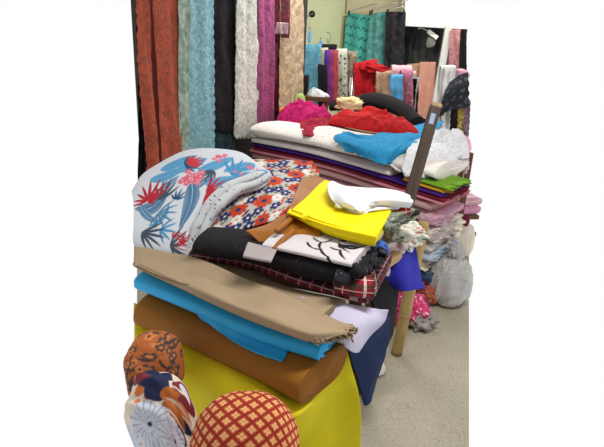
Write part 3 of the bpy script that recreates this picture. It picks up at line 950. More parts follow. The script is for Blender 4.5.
# dark clothes behind the white upright
GD = 'dark cloth lengths hung at the back right'
for i, (x0, x1, c, lab) in enumerate(((401, 418, (40, 42, 42), 'charcoal cloth length hung beside the flowered lace'), (415, 433, (58, 60, 58), 'dark grey cloth length behind the white card tag'), (430, 450, (46, 47, 48), 'dark grey cloth length against the white upright'))):
    tag(panel('cloth_length', (x0, 22, -7.3 - .03 * i), (x1, 22, -7.3 - .03 * i), (x0 - 3, 66, -7.28 - .03 * i), (x1 - 5, 67, -7.28 - .03 * i), fabric('dark%d' % c[0], c), n=(30, 40), folds=2, amp=.02, seed=95 + i), lab, 'fabric', GD)
t = empty('card_tag', W(432, 36, -7.1)); tag(t, 'white card tag on a hook in front of the dark cloth', 'tag')
bar('card', W(428, 31, -7.1), W(437.5, 38, -7.1), .05, .01, m_white, t, side=(0, 0, 1), bev=.002)
tube('hook', [W(418, 29, -7.1), W(421, 28, -7.1), W(428, 31, -7.1)], .008, m_steel, t, n=8)
tag(bundle('cloth_pouch', W(431, 41.5, -7.15), (.055, .025, .09), fabric('grey_puff', (124, 126, 118)), seed=98, n=(40, 30), amp=.08), 'small grey pouch hung under the white card tag', 'pouch')
tag(panel('cloth_length', (407, 64, -6.9), (424, 63, -6.9), (402, 140, -6.8), (421, 140, -6.8), fabric('tan_peach', (178, 140, 112)), n=(30, 50), folds=2, amp=.02, seed=101), 'tan cloth length hanging behind the right rail', 'fabric', 'peach cloth lengths behind the right rail')
tag(panel('cloth_length', (420, 62, -6.85), (436, 62, -6.85), (414, 140, -6.8), (430, 140, -6.8), fabric('peach', (196, 142, 122)), n=(30, 50), folds=2, amp=.02, seed=102), 'peach cloth length hanging beside the white upright', 'fabric', 'peach cloth lengths behind the right rail')
GP = 'lengths hung right of the white upright'
tag(panel('cloth_length', (450, 30, -6.75), (463, 29, -6.7), (447, 100, -6.7), (459, 100, -6.65), lace('dusty_rose', (196, 140, 140), (160, 104, 106), 30, 10), n=(24, 40), folds=1.5, amp=.015, seed=103), 'dusty rose lace length right of the white upright', 'lace', GP)
tag(panel('cloth_length', (461, 29, -6.6), (466, 29, -6.55), (457, 100, -6.55), (466, 100, -6.5), fabric('ink_black', (24, 22, 24)), n=(24, 40), folds=1.5, amp=.01, seed=104), 'black cloth length at the right edge of the back', 'fabric', GP)

# right rail with folded pieces
t = empty('garment_rack', W(385, 80, -5.7) * np.array([1, 1, 0])); tag(t, 'low steel rail of folded cloths in front of the turquoise lace', 'rack')
ra, rb = W(352, 72, -5.6), W(420, 78, -5.45)
tube('rail', [ra, rb], .012, m_steel, t)
for k in (.02, .98):
    q = ra * (1 - k) + rb * k
    tube('post', [np.array([q[0], q[1] + .03, 0]), np.array([q[0], q[1] + .03, q[2]])], .012, m_steel, t)
GQ = 'folded cloths on the right rail'
tag(drape('draped_cloth', 354, 377, 71, 112, 5.5, lace('scarlet', (186, 28, 38), (150, 16, 26), 60, 16, amt=.5), seed=111, folds=2, thick=.18, amp=.015, yt2=66, slant=0), 'bright red lace cloth draped at the left of the right rail', 'fabric', GQ)
tag(drape('draped_cloth', 350, 357, 80, 112, 5.65, fabric('white_shirt', (224, 222, 218)), seed=112, folds=1, thick=.06), 'white cloth edge left of the bright red draped lace', 'fabric', GQ)
tag(bundle('cloth_bundle', W(375, 69, -5.5), (.14, .08, .045), lace('scarlet', (186, 28, 38), (150, 16, 26), 60, 16, amt=.5), seed=116, n=(70, 40), amp=.12, freq=3, tilt=-.1), 'red lace bunched on top of the right rail', 'bundle')
tag(drape('draped_cloth', 376, 393, 75, 116, 5.4, lace('beige_drape', (186, 154, 130), (160, 124, 100), 40, 12), seed=113, folds=2, thick=.10), 'beige patterned cloth folded over the right rail', 'fabric', GQ)
tag(drape('draped_cloth', 391, 403, 78, 110, 5.34, fabric('sky_drape', (88, 164, 208)), seed=114, folds=1.5, thick=.08), 'light blue cloth folded over the right rail', 'fabric', GQ)
tag(drape('draped_cloth', 401, 413, 74, 112, 5.42, speckle('mauve_drape', (186, 112, 136), [(220, 170, 180), (130, 70, 90)], 26), seed=115, folds=2, thick=.10), 'mauve print cloth folded over the right rail', 'fabric', GQ)
tag(drape('draped_cloth', 392, 412, 71.5, 84, 5.55, speckle('blush_drape', (224, 180, 190), [(240, 214, 206), (206, 120, 150)], 26), seed=117, folds=2, thick=.14), 'blush cloth folded over the rail behind the light blue one', 'fabric', GQ)
tag(drape('draped_cloth', 408, 416, 74, 122, 5.5, fabric('ivory_drape', (220, 196, 184)), seed=118, folds=1, thick=.06), 'ivory cloth between the mauve and black ones', 'fabric', GQ)
tag(drape('draped_cloth', 411, 419, 80, 128, 5.48, fabric('soft_black', (26, 24, 26)), seed=119, folds=1.5, thick=.08, slant=-2), 'black cloth folded over the right end of the rail', 'fabric', GQ)

# clothes at the right edge
tag(drape('hanging_garment', 441, 456, 70, 132, 5.1, fabric('white_garment', (226, 226, 224)), seed=121, folds=2.5, thick=.10, amp=.025, slant=-4), 'white garment hanging left of the black flowered one', 'garment')
tag(bundle('cloth_bundle', W(459, 75, -5.2), (.09, .07, .055), fabric('pink_cap', (222, 168, 186)), seed=122, n=(50, 30), amp=.06), 'pink rolled cloth above the black flowered garment', 'bundle')
m_bf = speckle('black_flowered', (40, 42, 50), [(70, 88, 100), (58, 62, 70), (84, 86, 92)], 14, .3)
tag(sheet('hanging_garment', [[(449, 82, -4.9), (458, 75, -4.9), (468, 72, -4.9)], [(445, 90, -4.85), (456, 88, -4.8), (469, 90, -4.8)], [(441, 104, -4.85), (453, 102, -4.8), (469, 102, -4.8)], [(439, 117, -4.9), (446, 112, -4.85), (469, 108, -4.85)]], m_bf, n=(50, 50), thick=.03, wr=.010, wf=4, seed=123, edge=.004), 'black garment with grey blue flowers at the right edge', 'garment')
for (x0, x1, m, lab, sd) in ((450, 457, fabric('ink_black', (24, 22, 24)), 'black lace strip under the flowered garment', 124), (455.5, 464, lace('yellow_lace', (206, 186, 92), (60, 50, 30), 40), 'yellow and black lace strip under the flowered garment', 125), (463, 469.5, lace('mauve_strip', (150, 122, 140), (90, 70, 86), 40), 'mauve lace strip at the right edge under the flowered garment', 126)):
    tag(panel('lace_strip', (x0 + 1, 100, -4.95), (x1 + 1, 100, -4.95), (x0 - 1, 150, -4.9), (x1 - 1, 150, -4.9), m, n=(20, 30), folds=1, amp=.01, seed=sd, scl=.006, scr=.006, sc_n=8), lab, 'lace', 'lace strips under the flowered garment')

# ================================================================== POSTS
t = empty('leaning_batten', W(365, 358, -2.25) * np.array([1, 1, 0])); tag(t, 'dark brown batten leaning up from behind the white cloth', 'batten')
m_bt = wood('dark_batten', (78, 62, 52), (54, 42, 36), .55)
p, q = W(409, 200, -2.3), W(435.5, 107, -2.45)
p = p - (q - p) * (p[2] / (q - p)[2]) * .999
sh = bar('shaft', p, q, .052, .028, m_bt, t)
bar('end_cap', q, q + (q - p) / np.linalg.norm(q - p) * .018, .052, .03, wood('cut_end', (170, 148, 110), (140, 118, 84)), sh)
k = .945; s_ = p * (1 - k) + q * k
bar('label_sticker', s_ + np.array([-.004, -.016, 0]), s_ + (q - p) * .035 + np.array([-.004, -.016, 0]), .022, .003, plain('sticker_blue_grey', (140, 160, 186), .4), sh, bev=.0005)
pb, pt = W(396.5, 354, 0), None
d0 = pb[1]
pt = W(424, 222, -(d0 + .10))
t = empty('wooden_post', pb); tag(t, 'pale wooden post standing on the floor at the pile end', 'post')
m_pp = wood('pale_post', (176, 150, 96), (146, 122, 74), .6, .7)
sh = tube('shaft', [pb, pb * .5 + pt * .5, pt], [.03, .031, .028], m_pp, t, n=16, ns=30, wob=.03, seed=4)
for k in (.30, .62):
    s_ = pb * (1 - k) + pt * k; dd_ = (pt - pb) / np.linalg.norm(pt - pb)
    tube('ring', [s_, s_ + dd_ * .008], .0325, m_pp, sh, n=16)


# ================================================================== FRONT BENCH AND ITS BOLTS
m_tw = wood('bench_wood', (120, 88, 56), (92, 66, 42))


def trestle(name, label, a, b, depth, z, th=.04):
    """plain board table: a-b is the front edge on the ground plan"""
    a, b = np.array([a[0], a[1], 0.]), np.array([b[0], b[1], 0.])
    d = (b - a) / np.linalg.norm(b - a); nn = np.array([-d[1], d[0], 0])
    if nn[1] < 0: nn = -nn
    t = empty(name, (a + b) / 2 + nn * depth / 2); tag(t, label, 'table')
    c0, c1 = a + nn * depth / 2, b + nn * depth / 2
    zz = np.array([0, 0, z - th / 2])
    bar('top', c0 + zz, c1 + zz, depth, th, m_tw, t, side=nn)
    for p in (a + d * .06 + nn * .05, b - d * .06 + nn * .05, a + d * .06 + nn * (depth - .05), b - d * .06 + nn * (depth - .05)):
        bar('leg', p, p + np.array([0, 0, z - th]), .045, .045, m_tw, t)


fa, fb = W(140, 318, .54), W(296, 398, .54)
trestle('low_bench', 'low wooden bench carrying the brown, blue and beige bolts', fa + np.array([.03, .05, 0]), fb + np.array([-.02, .03, 0]), .36, .525)
ma, mb = W(150, 258, .76), W(372, 300, .76)
trestle('pile_table', 'wooden table under the tartan and black lace pile', ma + np.array([.02, .04, 0]), mb + np.array([0, .04, 0]), .5, .765)

m_ye = fabric('yellow_drape', (214, 200, 26), .75, .05)
ys = sheet('draped_cloth', [
    [(134, 300, .54), (200, 332, .54), (262, 362, .54), (296, 376, .54), (322, 362, .545), (346, 340, .60)],
    [(134, 317, .548), (190, 345, .548), (246, 377, .548), (296, 409, .545), (325, 375, .55), (347, 350, .60)],
    [(134, 346, .505), (190, 374, .50), (246, 405, .50), (292, 424, .495), (330, 384, .53), (350, 366, .56)],
    [(134, 372, .38), (184, 402, .36), (238, 432, .34), (288, 445, .34), (336, 412, .40), (360.5, 404, .42)],
    [(134, 430, .10), (180, 470, .06), (236, 500, .05), (288, 505, .05), (334, 474, .12), (362, 452, .16)]], m_ye, n=(120, 80), thick=.006, wr=.012, wf=3.2, seed=131)
tag(ys, 'large yellow cloth hanging down in front from under the brown bolt', 'fabric')

m_br = fabric('brown_satin', (146, 94, 28), .65, .05, 6, 0, .2)
bolt('x', [(134, 316, .60), (200, 345, .60), (255, 372, .60), (299, 396, .60)], .25, .12, m_br, ns=110, m=60, n=2.8, amp=.011, seed=133, cap=.005, vary=.05)
o = bpy.data.objects['x']; o.name = 'fabric_bolt'; tag(o, 'brown satin bolt at the front on the yellow cloth', 'fabric', 'large bolts on the front bench')
m_bl = fabric('azure', (44, 168, 226), .6, .05, 6, 0, .3)
t = empty('fabric_bolt', W(228, 326, .66)); tag(t, 'azure blue bolt between the brown and beige bolts', 'fabric', 'large bolts on the front bench')
bolt('folded_cloth', [(134, 284, .70), (190, 309, .70), (250, 335, .70), (318, 356, .70)], .30, .08, m_bl, t, ns=100, m=60, n=3, amp=.003, seed=134, cap=.005, vary=.04)
sheet('loose_flap', [[(196, 313, .685), (235, 331, .68), (288, 349, .68)], [(200, 319, .672), (238, 339, .668), (286, 355, .672)], [(206, 322, .668), (240, 345, .664), (282, 361, .668)]], m_bl, t, n=(50, 16), thick=.004, wr=.002, wf=8, seed=135)
m_be = fabric('beige_twill', (164, 143, 116), .85, .05, 5)
t = empty('fabric_bolt', W(222, 306, .72)); tag(t, 'beige bolt with frayed end behind the azure blue one', 'fabric', 'large bolts on the front bench')
bolt('folded_cloth', [(134, 264, .748), (178, 284, .748), (240, 314, .748), (308, 338, .748)], .26, .05, m_be, t, ns=120, m=70, n=2.4, amp=.009, seed=136, cap=.006, vary=.06)
sheet('top_fold', [[(134, 247, .80), (190, 257, .805), (250, 280, .80), (318, 308, .79), (352, 322, .78)], [(134, 254, .80), (195, 271, .787), (250, 293, .787), (312, 318, .79), (356, 328, .77)], [(134, 263, .80), (200, 289, .802), (255, 312, .80), (305, 331, .79), (345, 333, .765)], [(134, 272, .765), (210, 303, .77), (262, 323, .765), (304, 340, .76), (318, 342, .755)]], m_be, t, n=(110, 60), thick=.008, wr=.011, wf=2.6, seed=137, edge=0, edge2=.006, ef=240)
for i in range(4):
    sheet('frayed_layer', [[(306 + i, 334 + i * 2, .775 - i * .008), (330, 329 + i * 1.6, .772 - i * .008), (355 - i, 326 + i * 1.6, .768 - i * .008)], [(312 + i, 338 + i * 2, .77 - i * .008), (336, 334 + i * 1.6, .766 - i * .008), (359 - i * 2, 330 + i * 1.6, .76 - i * .008)]], m_be, t, n=(60, 10), thick=.004, wr=.003, wf=16, seed=140 + i, edge=.007, ef=300)

tag(sheet('folded_cloth', [[(300, 296, .772), (345, 303, .775), (389, 311, .74)], [(318, 312, .765), (354, 318, .755), (384, 322, .70)], [(335, 330, .745), (356, 334, .72), (370, 336, .67)], [(346, 346, .70), (352, 352, .67), (358, 352, .65)]], fabric('lavender_white', (196, 190, 214)), n=(70, 50), thick=.008, wr=.004, wf=6, seed=145), 'lavender white cloth corner hanging between the beige and tartan bolts', 'fabric')
tag(sheet('draped_cloth', [[(346, 344, .64), (366, 334, .66), (388, 316, .68)], [(351, 362, .53), (370, 352, .53), (386, 340, .53)], [(358, 384, .38), (371, 376, .38), (380, 366, .38)], [(362, 404, .24), (366, 400, .24), (370, 392, .24)]], fabric('navy_drape', (26, 44, 84)), n=(50, 60), thick=.008, wr=.005, wf=6, seed=146), 'navy blue cloth hanging below the lavender white corner', 'fabric')
tag(sheet('draped_cloth', [[(370, 296, -1.80), (385, 290, -1.86), (400, 282, -1.95)], [(380, 322, -1.78), (391, 316, -1.86), (400, 300, -1.95)], [(384, 352, -1.76), (389, 349, -1.84), (395, 335, -1.92)]], fabric('black_drape', (22, 22, 28)), n=(40, 50), thick=.008, wr=.006, wf=6, seed=147), 'black cloth hanging from the pile end beside the pale post', 'fabric')
tag(sheet('cloth_scrap', [[(371, 356, .03), (376, 354, .035), (381, 356, .03)], [(372, 366, .02), (378, 365, .03), (385, 369, .02)], [(373, 377, .012), (377, 376, .015), (384, 374, .012)]], fabric('scrap_white', (216, 212, 204)), n=(30, 30), thick=.01, wr=.003, wf=14, seed=148), 'white scrap of cloth on the floor by the navy drape', 'scrap')

# ================================================================== MIDDLE PILE
GM = 'bolts in the middle pile'
m_pl = plaid('red_tartan', (116, 26, 40), (36, 24, 38), (176, 156, 160), (30, 60, 46), .042)
tag(bolt('fabric_bolt', [(188, 257, .79), (250, 266, .79), (300, 283, .79), (345, 297, .79), (368, 302, .79)], .40, .045, m_pl, ns=120, m=40, n=3, amp=.002, seed=151), 'red tartan bolt lying along the back of the beige bolt', 'fabric', GM)
m_bk = speckle('black_lace_print', (20, 18, 24), [(56, 28, 42), (34, 32, 40)], 26, .2)
tag(bolt('fabric_bolt', [(192, 250, .845), (262, 259, .855), (312, 271, .855), (354, 279, .855)], .20, .075, m_bk, ns=100, m=50, n=2.6, amp=.005, seed=152), 'black lace bolt with dark red flowers above the red tartan', 'fabric', GM)
tag(bolt('fabric_bolt', [(334, 289, .825), (358, 293, .825), (374, 294, .825)], .22, .085, plaid('red_green_tartan', (150, 28, 44), (24, 52, 40), (226, 206, 200), (20, 24, 30), .045), ns=40, m=48, n=2.4, amp=.004, seed=153, cap=.008), 'thick red and green tartan roll end at the pile corner', 'fabric', GM)


def scribble(UV, V):
    col = np.tile(np.array(lin((206, 200, 204))), (len(UV), 1))
    f = finder(V, UV, False); bk = np.array(lin((22, 18, 22)))
    for poly in (((314, 237), (322, 242), (331, 239), (340, 243), (349, 251)), ((322, 242), (321, 249), (328, 256), (333, 263)), ((331, 247), (341, 250), (345, 258)), ((308, 242), (314, 248), (322, 249)), ((336, 238), (346, 241))):
        for A_, B_ in zip(poly[:-1], poly[1:]):
            a, b = f(*A_), f(*B_)
            d_ = b - a; L = np.linalg.norm(d_)
            leaf(col, UV, a - d_ * .15, math.atan2(d_[1], d_[0]), L * 1.35, .0055, bk, None, .1)
    return col


tag(bolt('fabric_bolt', [(262, 246, .905), (300, 254, .905), (352, 266, .905)], .36, .028, painted('print_scribble'), ns=160, m=160, n=3.4, amp=.001, seed=154, paint=scribble), 'white cloth with black branch drawing under the yellow one', 'fabric', GM)
tag(sheet('folded_cloth', [[(338, 244, .925), (358, 246, .925), (384, 240, .92)], [(340, 258, .90), (362, 256, .905), (384, 251, .90)], [(334, 274, .885), (356, 272, .89), (376, 264, .89)]], speckle('black_silver_lace', (26, 26, 32), [(120, 120, 130), (70, 70, 84), (16, 16, 20)], 70, .2), n=(50, 40), thick=.02, wr=.007, wf=12, seed=155, edge=.012), 'black and silver lace cloth frayed at the corner under the yellow one', 'fabric')
tag(sheet('folded_cloth', [[(248, 242, .905), (277, 249, .905)], [(243, 255, .90), (271, 261, .90)]], fabric('pale_grey_card', (164, 156, 156)), n=(30, 20), thick=.008, wr=.001, seed=156), 'pale grey cloth corner under the golden satin', 'fabric')
m_oc = fabric('gold_satin', (150, 90, 12), .5, .08, 8, 0, .3, weave=False)
t = empty('satin_cloth', W(290, 238, .9)); tag(t, 'golden ochre satin folded between the flowered cloth and the yellow one', 'fabric')
sheet('lower_fold', [[(246, 232, .915), (266, 224, .93), (290, 214, .945), (320, 228, .945)], [(258, 240, .90), (274, 235, .915), (294, 228, .93), (319, 234, .93)], [(274, 251, .885), (284, 244, .90), (297, 241, .91), (310, 243, .91)]], m_oc, t, n=(60, 40), thick=.01, wr=.004, wf=9, seed=157)
tube('rolled_edge', [(276, 231, .945), (285, 224, .95), (296, 214, .957)], [.009, .012, .011], m_oc, t, n=14, ns=24, ell=.7)
tube('rolled_edge', [(274, 249, .905), (283, 240, .92), (294, 230, .935)], [.009, .012, .010], m_oc, t, n=14, ns=24, ell=.7)
sheet('upper_fold', [[(303, 177, .985), (316, 176, .985), (332, 181, .985)], [(295, 193, .975), (304, 194, .975), (316, 196, .97)], [(286, 214, .955), (293, 214, .955), (300, 214, .955)]], m_oc, t, n=(40, 40), thick=.014, wr=.003, wf=9, seed=158)
t = empty('folded_cloth', W(335, 222, .95)); tag(t, 'bright yellow folded cloth on top of the middle pile', 'fabric')
m_yl = fabric('lemon_yellow', (242, 218, 10), .7, .03, 6)
sheet('top_layer', [[(325, 180, 1.0), (360, 190, 1.0), (393, 206, 1.0)], [(306, 196, .99), (343, 208, .99), (385, 222, .985)], [(290, 210, .978), (330, 224, .975), (377, 235, .972)], [(289, 213, .967), (331, 228, .963), (376, 239, .960)], [(291, 217, .952), (332, 233, .948), (374.5, 243, .945)]], m_yl, t, n=(80, 70), thick=.012, wr=.0022, wf=5, seed=159)
sheet('lower_layer', [[(327, 181, .975), (360, 192, .975), (392, 209, .975)], [(307, 199, .965), (343, 211, .965), (384, 226, .965)], [(292, 215, .952), (332, 231, .95), (374, 242, .948)]], m_yl, t, n=(60, 50), thick=.02, wr=.001, wf=5, seed=160)
m_w2 = fabric('white_sheer', (232, 232, 240), .7, .02)
t = empty('folded_cloth', W(365, 200, 1.0)); tag(t, 'small white cloth lying on the yellow folded cloth', 'fabric')
sheet('upper_fold', [[(331, 182, 1.025), (350, 183, 1.04), (380, 188, 1.04), (410, 196, 1.03)], [(328, 189, 1.03), (347, 192, 1.055), (378, 195, 1.05), (413, 201, 1.03)], [(331, 198, 1.02), (350, 202, 1.035), (379, 201, 1.035), (412, 204, 1.02)], [(340, 205, 1.008), (360, 211, 1.008), (380, 206, 1.01), (409, 206, 1.01)]], m_w2, t, n=(80, 50), thick=.014, wr=.006, wf=7, seed=161)
sheet('under_fold', [[(330, 188, 1.012), (360, 190, 1.012), (405, 200, 1.012)], [(334, 200, 1.008), (362, 205, 1.006), (400, 207, 1.006)], [(346, 207, 1.002), (362, 212, 1.0), (376, 209, 1.0)]], m_w2, t, n=(50, 40), thick=.012, wr=.002, wf=8, seed=162)
# pile end
tag(bolt('fabric_bolt', [(372, 224, .965), (384, 228, .965), (388, 229, .965)], .26, .05, speckle('sage_print', (120, 128, 112), [(60, 70, 60), (180, 184, 170)], 40), ns=30, seed=163, cap=.006, endnoise=.012), 'grey green print cloth edge under the yellow corner', 'fabric', GM)
tag(bolt('folded_cloth', [(388, 211, .985), (400, 213, .985), (411, 212, .985)], .16, .065, plaid('red_white_check', (168, 36, 40), (120, 20, 30), (232, 220, 214), (90, 16, 26), .04), ns=36, m=48, n=2.4, amp=.004, seed=164, cap=.006), 'red check folded cloth under the white cloth end', 'fabric')
tag(bundle('cloth_bundle', W(403, 234, -2.06), (.085, .07, .062), speckle('white_green_floral', (216, 212, 200), [(96, 130, 104), (170, 180, 160), (200, 120, 120)], 30, .24), seed=165, n=(90, 60), amp=.14, freq=3, tilt=-.35), 'white cloth bundle with green leaves at the pile end', 'bundle')
tag(sheet('cloth_piece', [[(384, 246, -1.92), (396, 242, -1.98), (406, 244, -2.0)], [(382, 262, -1.9), (392, 258, -1.94), (402, 256, -1.97)], [(381, 274, -1.87), (388, 277, -1.9), (394, 272, -1.93)]], speckle('pink_white_print', (222, 206, 204), [(214, 140, 140), (240, 236, 232)], 40), n=(40, 40), thick=.012, wr=.006, wf=14, seed=166, edge=.008), 'pinkish white cloth hanging above the royal blue drape', 'fabric')
tag(heap('cloth_heap', W(379, 254, .875), .04, .03, .04, speckle('blue_print', (60, 100, 170), [(200, 210, 226), (30, 50, 110)], 40), seed=167, freq=10), 'blue and white printed cloth stuffed behind the wooden board', 'fabric')
bo = bar('wooden_board', W(369, 272, -1.80), W(396, 254, -1.98), .035, .06, wood('board_tan', (190, 160, 116), (160, 128, 86), .6, .6), side=(0, 0, 1))
tag(bo, 'short tan wooden board end sticking out of the pile', 'board')
tag(sheet('draped_cloth', [[(392, 250, -2.0), (402, 244, -2.02), (413, 247, -2.07)], [(387, 264, -1.95), (402, 262, -1.95), (417, 265, -2.06)], [(386, 277, -1.92), (403, 277, -1.92), (421, 277, -2.04)], [(391, 287, -1.92), (406, 291, -1.91), (426, 287, -2.0)]], fabric('royal_blue', (38, 36, 150), .7), n=(50, 50), thick=.01, wr=.006, wf=7, seed=168), 'royal blue cloth hanging from the pile end in front of the pale post', 'fabric')

# flowered cloth (orange and blue) ----------------------------------------------------
RED, NAVY, GREYL, WHT = lin((206, 74, 44)), lin((52, 56, 108)), lin((150, 156, 160)), lin((226, 222, 214))


def floral(UV, V):
    r = random.Random(5)
    col = np.tile(np.array(lin((196, 190, 184))), (len(UV), 1))
    lo, hi = UV.min(0), UV.max(0)
    done = []
    for kind, R, cnt in (('red', .044, 16), ('navy', .027, 34), ('white', .027, 40), ('leaf', .03, 90), ('dot', .009, 120)):
        for _ in range(cnt * 6):
            c = (r.uniform(lo[0], hi[0]), r.uniform(lo[1], hi[1]))
            if kind == 'red' and any(math.hypot(c[0] - d[0], c[1] - d[1]) < .105 for d in done): continue
            if any(math.hypot(c[0] - d[0], c[1] - d[1]) < (R + d[2]) * .74 for d in done): continue
            done.append((c[0], c[1], R)); ph = r.uniform(0, 6)
            if kind == 'red': bloom(col, UV, c, R * r.uniform(.8, 1.05), 9, ph, np.array(RED) * r.uniform(.8, 1.1), NAVY, .28, .3, np.array(lin((150, 40, 30))))
            elif kind == 'navy': bloom(col, UV, c, R, 5, ph, NAVY, WHT, .22, .5)
            elif kind == 'white': bloom(col, UV, c, R, 8, ph, lin((238, 236, 234)), lin((210, 170, 60)), .25, .35, np.array(lin((150, 150, 170))))
            elif kind == 'leaf': leaf(col, UV, c, ph, R * 1.3, .007, NAVY if r.random() < .5 else GREYL, None, .1)
            else: bloom(col, UV, c, R, 5, ph, RED if r.random() < .5 else lin((110, 130, 90)), None)
    return col


m_pr = painted('print_cloth')
t = empty('flowered_cloth', W(250, 225, .85)); tag(t, 'white cloth with orange red and navy flowers beside the yellow one', 'fabric')
FLO = [[(222, 163, -2.5), (264, 160, -2.5), (313, 163, -2.42)], [(214, 190, -2.28), (260, 177, -2.3), (307, 178, -2.27)], [(206, 215, -2.1), (255, 200, -2.12), (299, 194, -2.13)], [(200, 232, -2.0), (248, 218, -2.02), (290, 207, -2.03)], [(199, 240, -1.97), (245, 227, -1.985), (285, 214, -2.0)]]
for i in range(3):
    R_ = pts(FLO) + np.array([.018 * i, .006 * i, -.018 * i])
    sheet('fold_layer', R_, m_pr, t, n=(230 if i == 0 else 90, 200 if i == 0 else 80), thick=.012, wr=.006 if i == 0 else .002, wf=4, seed=171, paint=floral)

# tropical cloth -------------------------------------------------------------------
BLU, LBL, TRD, GRY, PNK = lin((30, 80, 124)), lin((70, 142, 188)), lin((172, 38, 52)), lin((66, 80, 98)), lin((214, 92, 112))
TW = np.array(lin((206, 211, 219)))


def tropical(UV, V):
    col = np.tile(TW, (len(UV), 1))
    f = finder(V, UV)

    def lf(p, q, wd, c1, c2=None, cv=0.0, ribs=.012):
        a, b = f(*p), f(*q)
        leaf(col, UV, a, math.atan2(b[1] - a[1], b[0] - a[0]), np.linalg.norm(b - a) * 1.05, wd, c1, c2, cv, ribs)

    def fn(p, q, n, spread, wd, c1, c2=None):
        a, b = f(*p), f(*q)
        fan(col, UV, a, math.atan2(b[1] - a[1], b[0] - a[0]), np.linalg.norm(b - a), n, spread, wd, c1, c2)
    # pale leaves along the crest
    for p, q in (((150, 180), (184, 168)), ((176, 172), (206, 158)), ((198, 172), (232, 158)), ((224, 172), (254, 164)), ((160, 170), (196, 156)), ((240, 178), (266, 170)), ((205, 184), (240, 178))):
        lf(p, q, .028, LBL, np.array(lin((120, 176, 210))), .1, .01)
    fn((232, 176), (248, 162), 6, 1.6, .007, LBL)
    fn((185, 166), (205, 160), 7, 2.2, .006, BLU)
    lf((214, 190), (262, 174), .022, BLU, np.array(lin((120, 176, 206))), .08, .010)
    # banana leaves
    lf((169, 188), (136, 208), .044, BLU, np.array(lin((150, 184, 208))), -.30, .012)
    lf((140, 204), (158, 222), .020, BLU, np.array(lin((150, 184, 208))), .1, .012)
    lf((150, 226), (168, 204), .012, LBL, None, .2)
    lf((206, 204), (196, 226), .016, GRY, None, .1)
    lf((214, 176), (196, 190), .018, BLU, np.array(lin((150, 184, 208))), .1)
    lf((192, 183), (180, 227), .038, BLU, np.array(lin((150, 184, 208))), -.08, .012)
    # fans
    fn((212, 170), (204, 182), 5, 1.6, .006, GRY)
    fn((176, 200), (182, 188), 5, 2.0, .005, BLU)
    fn((160, 230), (176, 232), 5, 1.8, .006, LBL)
    lf((160, 188), (178, 176), .016, BLU, np.array(lin((150, 184, 208))), .1)
    fn((160, 200), (168, 178), 6, 1.7, .007, GRY)
    fn((158, 213), (172, 222), 7, 2.6, .005, np.array(lin((70, 120, 156))))
    fn((142, 232), (164, 243), 6, 1.7, .008, GRY)
    fn((198, 232), (206, 212), 5, 2.0, .008, GRY)
    fn((170, 246), (188, 240), 5, 1.6, .007, GRY)
    # red spiky flowers
    fn((148, 201), (146, 182), 8, 2.6, .008, TRD)
    fn((148, 201), (160, 196), 4, 1.3, .007, TRD)
    fn((206, 194), (226, 188), 8, 2.7, .008, TRD)
    fn((206, 194), (214, 205), 4, 1.2, .008, TRD)
    fn((188, 164), (204, 158), 6, 1.9, .007, np.array(lin((196, 60, 66))))
    r = random.Random(3)
    for (cx, cy, sx, sy, n, R, c) in ((193, 177, 12, 6, 16, .014, PNK), (246, 170, 12, 6, 12, .010, PNK), (182, 240, 9, 7, 16, .011, TRD), (222, 158, 8, 4, 8, .011, PNK)):
        for _ in range(n):
            c_ = f(cx + r.uniform(-sx, sx), cy + r.uniform(-sy, sy))
            bloom(col, UV, c_, R, 5, r.uniform(0, 6), c, TW, .25, .5)
    for _ in range(10):
        lf((182 + r.uniform(-9, 9), 240 + r.uniform(-7, 7)), (182 + r.uniform(-9, 9), 246 + r.uniform(-5, 5)), .002, TRD)
    return col


TRO = [[(136, 190, -2.36), (154, 176, -2.5), (192, 160, -2.62), (238, 158, -2.62), (266, 176, -2.42)],
       [(133.5, 192, -2.2), (150, 173, -2.32), (190, 153, -2.42), (238, 151, -2.42), (270, 171, -2.26)],
       [(133.5, 206, -2.04), (154, 192, -2.12), (195, 176, -2.22), (236, 170, -2.26), (266, 180, -2.18)],
       [(133.5, 226, -1.955), (156, 220, -1.98), (192, 208, -2.04), (220, 195, -2.1), (244, 188, -2.12)],
       [(133.5, 242, -1.92), (157, 247, -1.885), (184, 244, -1.91), (206, 226, -1.98), (224, 203, -2.06)],
       [(140, 246, -1.95), (163, 258, -1.89), (190, 261, -1.88), (203, 238, -1.95), (221, 212, -2.03)]]
t = empty('tropical_cloth', W(165, 255, -1.9)); tag(t, 'white cloth with blue palm leaves and red blooms heaped at the left', 'fabric')
sheet('draped_cloth', TRO, m_pr, t, n=(280, 260), thick=.012, wr=.010, wf=3.4, seed=181, paint=tropical)
m_hm = speckle('hem_print', (196, 200, 204), [(130, 150, 170), (160, 90, 100), (90, 100, 112)], 26, .2)
tube('rolled_hem', [(270, 175, -2.2), (256, 183, -2.15), (238, 189, -2.1), (221, 202, -2.03), (208, 220, -1.97), (201, 240, -1.92), (193, 259, -1.87)], [.012, .018, .02, .022, .02, .02, .014], m_hm, t, n=18, ns=80, wob=.1, seed=5)
tube('rolled_hem', [(264, 172, -2.22), (248, 178, -2.16), (230, 185, -2.1), (212, 200, -2.03), (199, 222, -1.96), (192, 242, -1.91), (188, 257, -1.87)], [.01, .016, .018, .018, .018, .018, .012], m_hm, t, n=18, ns=80, wob=.1, seed=6)
tag(sheet('cloth_piece', [[(134, 234, -1.97), (140, 236, -1.97), (147, 244, -1.96)], [(134, 241, -1.95), (142, 244, -1.94), (153, 250, -1.93)], [(134, 247, -1.93), (146, 250, -1.92), (162, 256, -1.905)]], fabric('lilac_edge', (176, 160, 190)), n=(30, 20), thick=.008, wr=.002, seed=183), 'lilac cloth edge under the palm leaf cloth', 'fabric')

